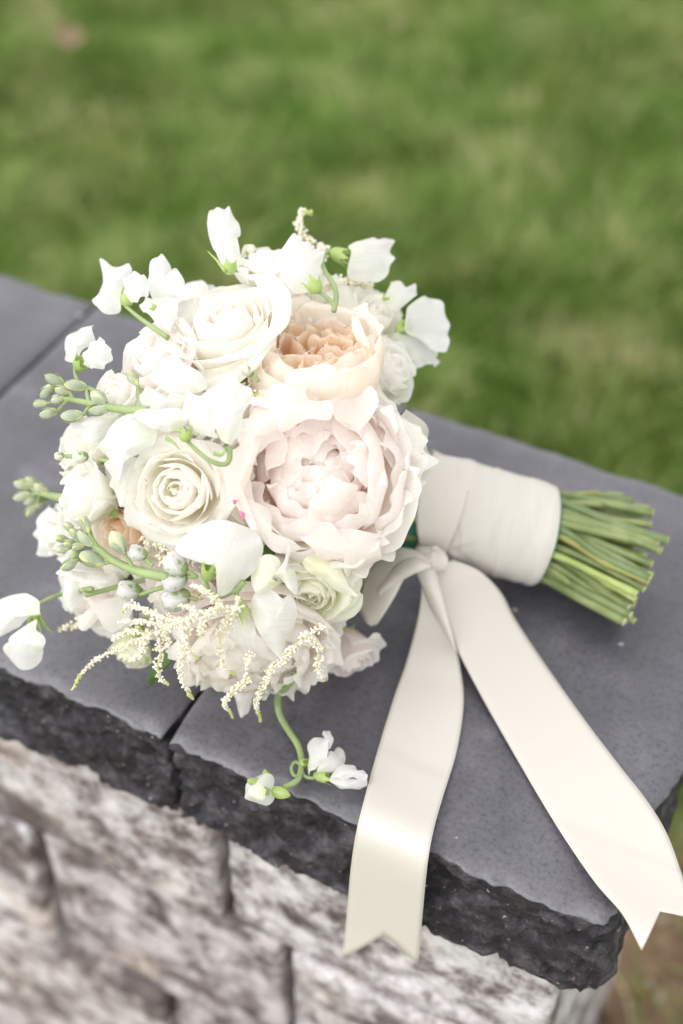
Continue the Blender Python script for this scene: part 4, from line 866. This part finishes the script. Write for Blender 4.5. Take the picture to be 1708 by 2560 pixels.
astilbe('cream astilbe spray with drooping tips below the folded sweet pea', 'F',
        [([(560, 560), (520, 700), (430, 860), (440, 980), (470, 1060), (530, 1105)], 1.7, True, 0.0), ([(960, 900), (880, 990), (790, 1080), (740, 1180), (690, 1290), (690, 1340), (720, 1430)], 2.2, True, 0.004),
         ([(640, 1120), (560, 1190), (490, 1260), (460, 1310), (520, 1400)], 1.7, True, 0.002), ([(1010, 830), (1080, 850), (1130, 900), (1170, 930)], 2.6, True, 0.006), ([(1130, 960), (1130, 1040), (1140, 1100), (1190, 1140)], 2.0, True, 0.004),
         ([(1160, 760), (1090, 800), (1010, 850), (950, 960)], 2.4, False, 0.004), ([(520, 620), (430, 640), (340, 680), (300, 720)], 2.4, False, 0.0), ([(560, 600), (480, 700), (440, 760), (400, 830)], 2.2, False, 0.0),
         ([(650, 960), (630, 1000), (615, 1060)], 2.2, False, 0.0)], 1.0, 0.024, 4.5)
astilbe('single astilbe tip rising above the top of the bouquet', 'B', [([(560, 420), (500, 320), (440, 240), (420, 160), (440, 80), (510, 95)], 2.0, True, 0.0), ([(560, 420), (600, 360), (560, 320)], 2.2, False, 0.0), ([(760, 560), (880, 590), (950, 620)], 2.2, False, 0.0)], 0.98, -0.01, 6.0)
astilbe('astilbe tuft between the peony and the green spike', 'E', [([(1100, 330), (1000, 290), (920, 250)], 2.6, False, 0.0), ([(1090, 430), (1040, 390), (1060, 370)], 2.8, True, 0.006), ([(1340, 560), (1290, 620), (1240, 560)], 2.4, False, 0.0), ([(560, 800), (470, 820), (380, 850)], 2.2, True, 0.0)], 0.96, 0.002, 6.0)
astilbe('astilbe tuft tucked at the top edge of the peony', 'D', [([(380, 240), (330, 230), (290, 240)], 2.6, True, 0.0)], 1.0, 0.010, 6.0)

# ---------------------------------------------------------------- loose petals of the hanging peony and the lower rose
pb = [o for o in bouquet.children if 'hanging at the bottom' in o.get('label', '')][0]
big_petal(pb, 'F', [(540, 1230), (600, 1205), (665, 1220), (640, 1350), (600, 1390), (560, 1370)], (600, 1180), BLUSH_PALE, bulge=0.003, ruf=0.001, seed=11, e=1.0)
big_petal(pb, 'F', [(590, 1100), (720, 950), (735, 1100), (680, 1190), (620, 1180)], (700, 960), BLUSH_PALE, bulge=0.003, ruf=0.002, seed=12)
big_petal(pb, 'F', [(940, 1070), (1050, 920), (1230, 880), (1270, 1010), (1180, 1080), (1090, 1030), (1020, 1120)], (1130, 880), BLUSH_PALE, bulge=0.003, ruf=0.002, seed=13, e=0.96)
big_petal(pb, 'F', [(1190, 740), (1320, 650), (1340, 720), (1300, 800), (1240, 890)], (1200, 760), BLUSH_PALE, bulge=0.003, ruf=0.002, seed=14, e=0.94)
big_petal(pb, 'F', [(250, 1000), (300, 900), (480, 1000), (640, 1020), (620, 1200), (500, 1250), (430, 1200), (340, 1150), (260, 1110)], (460, 960), BLUSH_PALE, bulge=0.006, ruf=0.003, seed=15, e=0.96)
lr = [o for o in bouquet.children if 'under the peony' in o.get('label', '')][0]
big_petal(lr, 'F', [(715, 390), (800, 370), (860, 330), (890, 280), (910, 165), (932, 240), (900, 320), (970, 380), (980, 525), (920, 490), (860, 420), (780, 415)], (900, 380), WHITE, bulge=0.003, ruf=0.0015, seed=21, lift=0.012)
big_petal(lr, 'F', [(1020, 270), (1120, 250), (1250, 290), (1300, 360), (1340, 460), (1410, 540), (1290, 525), (1180, 440), (1040, 350)], (1100, 290), GREENISH, bulge=0.005, ruf=0.0015, seed=22, lift=0.008)
big_petal(lr, 'F', [(650, 400), (730, 250), (830, 260), (860, 330), (800, 400), (850, 460), (780, 500), (690, 520)], (820, 420), GREENISH, bulge=0.004, ruf=0.002, seed=23, lift=0.010)
gr = [o for o in bouquet.children if o.name.startswith('garden_rose')][0]
big_petal(gr, 'B', [(790, 840), (830, 830), (860, 980), (960, 960), (985, 1100), (980, 1250), (945, 1340), (890, 1200), (870, 1050)], (900, 1300), PEACH_OUT, bulge=0.005, ruf=0.001, seed=31, lift=0.010, dev=(0.5, 0, 0))
big_petal(gr, 'B', [(575, 640), (650, 600), (760, 600), (830, 700), (870, 850), (800, 860), (700, 820), (640, 740)], (760, 900), CREAM_OLD, bulge=0.004, ruf=0.001, seed=32, e=0.95, lift=0.0)
# magenta flecks at the peony's left flank
mb = MB()
for a, b in (((205, 985), (232, 1045)), ((165, 915), (175, 945)), ((560, 430), (600, 410)), ((700, 315), (750, 270))):
    A, B = S('D', [a, b]); A, B = head(*A, 1.0, 0.009), head(*B, 1.0, 0.009); V, F = tube(np.array([A, (A+B)/2+0.0004, B]), [0.0004, 0.0012, 0.0003], 5); mb.add(V, F)
org = np.array(ol.location)+B0; q = np.array(ol.rotation_quaternion.to_matrix())
link('magenta_fleck', mesh('magenta_fleck', (np.vstack(mb.V)-org)@q, mb.F, MAGENTA), ol)

# ---------------------------------------------------------------- leaves filling the gaps
rs = np.random.default_rng(77)
u, v = np.meshgrid(np.linspace(-1, 1, 5), np.linspace(0, 1, 8)); wv = np.sin(np.pi*np.clip(v*0.95+0.05, 0, 1))*0.011
LV = np.stack([u*wv, v*0.050, 0.006*u*u-0.010*v*v], -1).reshape(-1, 3); small_leaf = mesh('leaf', LV*0.6, gridF(5, 8), LEAF); leaf_me = mesh('leaf', LV, gridF(5, 8), LEAF)
for i in range(46):
    ra, rb = rs.uniform(0, 6.283), math.sqrt(rs.random()); px, py = 590+300*rb*math.cos(ra), 1180+370*rb*math.sin(ra); P = head(px, py, 0.42); d = outward(P)+rs.normal(0, 0.35, 3)
    o = link('leaf', small_leaf, bouquet, P-B0, Vector(d).to_track_quat('Y', 'Z') @ Quaternion((0, 1, 0), rs.uniform(0, 6)))
for px, py in ((985, 1330), (690, 1385), (430, 1640), (985, 1240)):
    P = head(px, py, 0.88); d = (P-BIND)+rs.normal(0, 0.02, 3); o = link('leaf', small_leaf, bouquet, P-B0-d/np.linalg.norm(d)*0.012, Vector(d).to_track_quat('Y', 'Z') @ Quaternion((0, 1, 0), rs.uniform(0, 6)))

# ---------------------------------------------------------------- handle: stems, tape, ribbon wrap
WL_ = PZ(1046, 1264, 0.050); WR_ = PZ(1353, 1336, 0.030); SE = PZ(1612, 1405, 0.030)
axd = (WR_-WL_)/np.linalg.norm(WR_-WL_)
E1 = UP-axd*(UP@axd); E1 /= np.linalg.norm(E1); E2 = np.cross(axd, E1)
E1h = np.array([-axd[1], axd[0], 0]); E1h /= np.linalg.norm(E1h); E2v = np.cross(axd, E1h)
if E2v[2] < 0: E2v = -E2v
ends = [(0.0, 0)]
rs = np.random.default_rng(5)
pts = []
while len(pts) < 84:
    a, b = rs.uniform(-1, 1, 2)
    if a*a+b*b < 1 and all((a-c)**2+(b-d)**2 > 0.0165 for c, d in pts): pts.append((a, b))
axe = (SE-WR_)/np.linalg.norm(SE-WR_)
for i, (a, b) in enumerate(pts):
    tw = 0.22*rs.normal(); a2, b2 = a*math.cos(tw)-b*math.sin(tw), a*math.sin(tw)+b*math.cos(tw)
    st = WR_-axd*0.022+(E1h*a+E2v*b)*0.0215; ex = WR_+axd*0.003+(E1h*a+E2v*b)*0.0245
    en = SE+E1h*a2*0.047+E2v*b2*0.0255+axe*(rs.normal(0, 0.0025)-0.010*abs(a2)**2-0.003)
    en[2] = max(en[2], 0.0035)
    r = rs.uniform(0.0019, 0.0030); mid = (st+en)/2+rs.normal(0, 0.0012, 3); mid[2] = max(mid[2], 0.004)
    path = catmull([st, ex, ex*0.5+en*0.5+rs.normal(0, 0.0012, 3), en], 14); path[:, 2] = np.maximum(path[:, 2], r+0.0006); rad = np.full(14, r)*(1+0.05*rs.normal(size=14))
    if rs.random() < 0.3: k = int(rs.integers(6, 12)); rad[k] *= 1.35
    V, F = tube(path, rad, 9); m = CUTSTEM if rs.random() < 0.66 else (CUTSTEM_Y if rs.random() < 0.62 else CUTSTEM_B)
    mi = np.zeros(len(F), int); mi[-1] = 1
    link('stem', mesh('stem', V-st, F, [m, CUTEND], mi=mi), bouquet, st-B0)
for i in range(16):                                             # stems between the head and the wrap
    a = rs.uniform(0, 6.28); st = WL_+axd*0.015+(E1h*math.cos(a)+E2v*math.sin(a))*0.020; en = HC+(st-HC)*0.45+(E1h*math.cos(a)+E2v*math.sin(a))*0.022+rs.normal(0, 0.006, 3)
    V, F = tube(catmull([st, (st+en)/2, en], 10), 0.0026, 8); link('stem', mesh('stem', V-st, F, CUTSTEM), bouquet, st-B0)
def wrap_surface(s0, s1, ns, nt, rad_fn):
    s, th = np.meshgrid(np.linspace(s0, s1, ns), np.linspace(0, 2*np.pi, nt, endpoint=False), indexing='ij')
    r = rad_fn(s, th); C = WL_+(WR_-WL_)*s[..., None]
    return (C+r[..., None]*(np.cos(th)[..., None]*E1+np.sin(th)[..., None]*E2)).reshape(-1, 3), gridF(nt, ns, 0, True), np.stack([s, th/6.2832], -1).reshape(-1, 2)
KN = PZ(1082, 1398, 0.050)
rel = KN-WL_; KTH = math.atan2(rel@E2, rel@E1)
def rad(s, th):
    dth = (th-KTH+np.pi) % (2*np.pi)-np.pi
    base = 0.0288+0.0022*(1-s)*(1+np.cos(th))*0.5+0.0004*np.sin(3*th)
    ph = s*3.4+0.35*np.sin(th+0.6)+0.12*np.sin(2*th)           # overlapping turns of ribbon
    fr = ph-np.floor(ph); step = 0.0007*(1-fr)
    step = step*sstep(0.0, 0.06, fr)
    crease = 0.0004*fbm(np.stack([s*9+0.8*np.sin(th), th*1.1, s*0], -1), 201, 3)*2
    fan = 0.0016*np.exp(-(s-0.12)**2/0.03)*np.sin((s-0.05)/(np.abs(dth)+0.35)*16)*np.exp(-np.abs(dth)/1.5)
    pull = -0.0030*np.exp(-((s-0.12)**2)/0.008-dth**2/0.25)
    return base+step+crease+fan+pull
V, F, uv = wrap_surface(0.0, 1.0, 110, 120, rad)
V[:, 2] = np.maximum(V[:, 2], 0.0015)
# slanting left rim of the wrap
sl = np.linspace(0, 1, 110).repeat(120)
wr = link('ribbon_wrap', mesh('ribbon_wrap', V-WL_, F, SATIN, uv), bouquet, WL_-B0); tag(wr, 'ivory satin ribbon wound several times round the stems')
V, F, uv = wrap_surface(-0.16, 1.022, 20, 40, lambda s, th: 0.0268+0*s+0.0012*np.sin(5*th)*(s < 0))
V[:, 2] = np.maximum(V[:, 2], 0.002)
link('floral_tape', mesh('floral_tape', V-WL_, F, TAPE), bouquet, WL_-B0)
# pearl-like pin at the knot
def ribbon(rows, fn, nu=13, nv=70, notch=0.0, cup=0.0, label=None, name='ribbon_tail', wav=0.0, thick=0.0004):
    L = catmull([(r[0][0]*K, r[0][1]*K) for r in rows], nv); Rr = catmull([(r[1][0]*K, r[1][1]*K) for r in rows], nv); H = catmull([[r[2]] for r in rows], nv)[:, 0]
    V = np.zeros((nv, nu, 3)); UVm = np.zeros((nv, nu, 2))
    for i in range(nu):
        uu = i/(nu-1); vend = 1-notch*(1-abs(2*uu-1))
        tt = np.linspace(0, vend, nv)*(nv-1); k = np.minimum(tt.astype(int), nv-2); f = tt-k
        px = (L[k]*(1-f)[:, None]+L[k+1]*f[:, None])*(1-uu)+(Rr[k]*(1-f)[:, None]+Rr[k+1]*f[:, None])*uu; hh = H[k]*(1-f)+H[k+1]*f
        for j in range(nv):
            V[j, i] = fn(px[j, 0], px[j, 1], hh[j]+cup*(1-(2*uu-1)**2)+wav*math.sin(j*0.25+uu*2)); UVm[j, i] = (uu, j/(nv-1))
    V = V.reshape(-1, 3); o0 = V.mean(0)
    o = link(name, mesh(name, V-o0, gridF(nu, nv), SATIN, UVm.reshape(-1, 2)), bouquet, o0-B0)
    so = o.modifiers.new('thickness', 'SOLIDIFY'); so.thickness = thick; so.offset = 0
    if label: tag(o, label)
    return o
def drape(px, py, h):
    """nearest of: slab top, plane in front of the split face, plane beyond the wall end (all lifted by h)"""
    d = ray(px, py); ts = [((h-CAM_H)/d[2])]
    if d[1] > 0: ts.append(('y', (0.349-h*0.5)/d[1]))
    t0 = ts[0]; P0 = CAMP+d*t0
    t = t0
    k = 140.0
    cand = [t0]
    if P0[1] < 0.40: cand.append((0.349-h*0.4)/d[1])
    P = P0
    if P0[1] < 0.40:
        ty = (0.349-h*0.4)/d[1]
        # on the top while y>edge, afterwards on the hanging plane; soft blend keeps the bend round
        t = -math.log(math.exp(-k*min(t0, t0))+0.0*ty)/k if P0[1] > 0.40 else t0
        s = 1/(1+math.exp(-(P0[1]-0.356)/0.010)); t = t0*s+ty*(1-s) if abs(P0[1]-0.356) < 0.05 else (t0 if P0[1] > 0.349 else ty)
        P = CAMP+d*t
    if P[0] > -0.034 and d[0] < 0:
        tx = -0.029/d[0]; P = CAMP+d*min(tx, t) if False else P
    return P
T1 = [((968, 1340), (985, 1330), 0.040), ((966, 1380), (1012, 1385), 0.026), ((955, 1440), (1040, 1450), 0.014), ((930, 1530), (1058, 1540), 0.006), ((905, 1600), (1064, 1620), 0.004), ((868, 1720), (1048, 1725), 0.003), ((840, 1820), (1018, 1825), 0.003), ((818, 1910), (998, 1895), 0.003), ((806, 1990), (984, 1965), 0.003), ((797, 2095), (974, 2055), 0.003), ((787, 2196), (960, 2216), 0.003)]
ribbon(T1, drape, 15, 90, 0.045, 0.0, 'left satin ribbon tail hanging over the front of the slab')
T2 = [((985, 1310), (1040, 1285), 0.044), ((1005, 1350), (1100, 1310), 0.038), ((1025, 1420), (1150, 1360), 0.024), ((1055, 1500), (1185, 1425), 0.012), ((1112, 1610), (1255, 1530), 0.005), ((1180, 1730), (1340, 1650), 0.003), ((1250, 1850), (1420, 1755), 0.003), ((1310, 1945), (1485, 1838), 0.003), ((1370, 2030), (1530, 1912), 0.003), ((1430, 2100), (1563, 2000), 0.004), ((1473, 2182), (1600, 2112), 0.006)]
ribbon(T2, drape, 15, 90, 0.055, 0.0, 'right satin ribbon tail running down to the slab corner')
free = lambda px, py, h: PZ(px, py, h)
def on_wrap(px, py, h):
    d = ray(px, py); ax = axd; o = CAMP-WL_; dp = d-ax*(d@ax); op = o-ax*(o@ax); r = 0.0300+h
    a, b, c = dp@dp, dp@op, op@op-r*r; disc = b*b-a*c
    return CAMP+d*((-b-math.sqrt(disc))/a if disc > 0 else -b/a)
ribbon([((985, 1300), (1006, 1302), 0.002), ((966, 1262), (1030, 1255), 0.0016), ((956, 1200), (1058, 1190), 0.0012), ((960, 1130), (1078, 1120), 0.001), ((976, 1075), (1088, 1078), 0.001), ((994, 1040), (1092, 1058), 0.001)], on_wrap, 15, 50, 0.0, 0.0, 'slanting satin fold drawn from the knot up over the wrap', 'ribbon_fold', 0.0005)
ribbon([((955, 1312), (1000, 1300), 0.050), ((968, 1345), (1015, 1360), 0.046), ((988, 1395), (1030, 1420), 0.034), ((1014, 1440), (1042, 1470), 0.022), ((1036, 1480), (1050, 1500), 0.012)], free, 9, 40, 0.0, 0.003, 'narrow twisted turn of the left ribbon tail under the knot', 'ribbon_twist')
ribbon([((992, 1276), (985, 1302), 0.052), ((955, 1262), (955, 1298), 0.054), ((905, 1258), (930, 1325), 0.052), ((862, 1285), (905, 1372), 0.044), ((836, 1335), (880, 1412), 0.034), ((824, 1390), (866, 1432), 0.026), ((838, 1428), (852, 1437), 0.022)], free, 11, 50, 0.0, 0.004, 'short satin bow end pointing down left of the knot', 'bow_end')
ribbon([((985, 1290), (990, 1305), 0.058), ((950, 1280), (965, 1312), 0.060), ((915, 1292), (935, 1325), 0.056), ((885, 1322), (905, 1345), 0.048), ((862, 1350), (874, 1370), 0.040)], free, 9, 36, 0.0, 0.003, None, 'bow_fold')
mb = MB(); V = IV*0.0062*np.array([1.1, 0.9, 0.8]); u, v = np.meshgrid(np.linspace(0, 2*np.pi, 24, endpoint=False), np.linspace(0.05, np.pi-0.05, 14))
rr = 0.0075*(1+0.10*np.sin(4*u+2*v)+0.05*np.sin(9*u)); V = np.stack([rr*np.sin(v)*np.cos(u)*1.3, rr*np.sin(v)*np.sin(u)*0.9, rr*np.cos(v)*0.8], -1).reshape(-1, 3)
kn = link('ribbon_knot', mesh('ribbon_knot', V, gridF(24, 14, 0, True), SATIN, np.stack([u/6.28, v/3.14], -1).reshape(-1, 2)), bouquet, PZ(1080, 1396, 0.052)-B0)
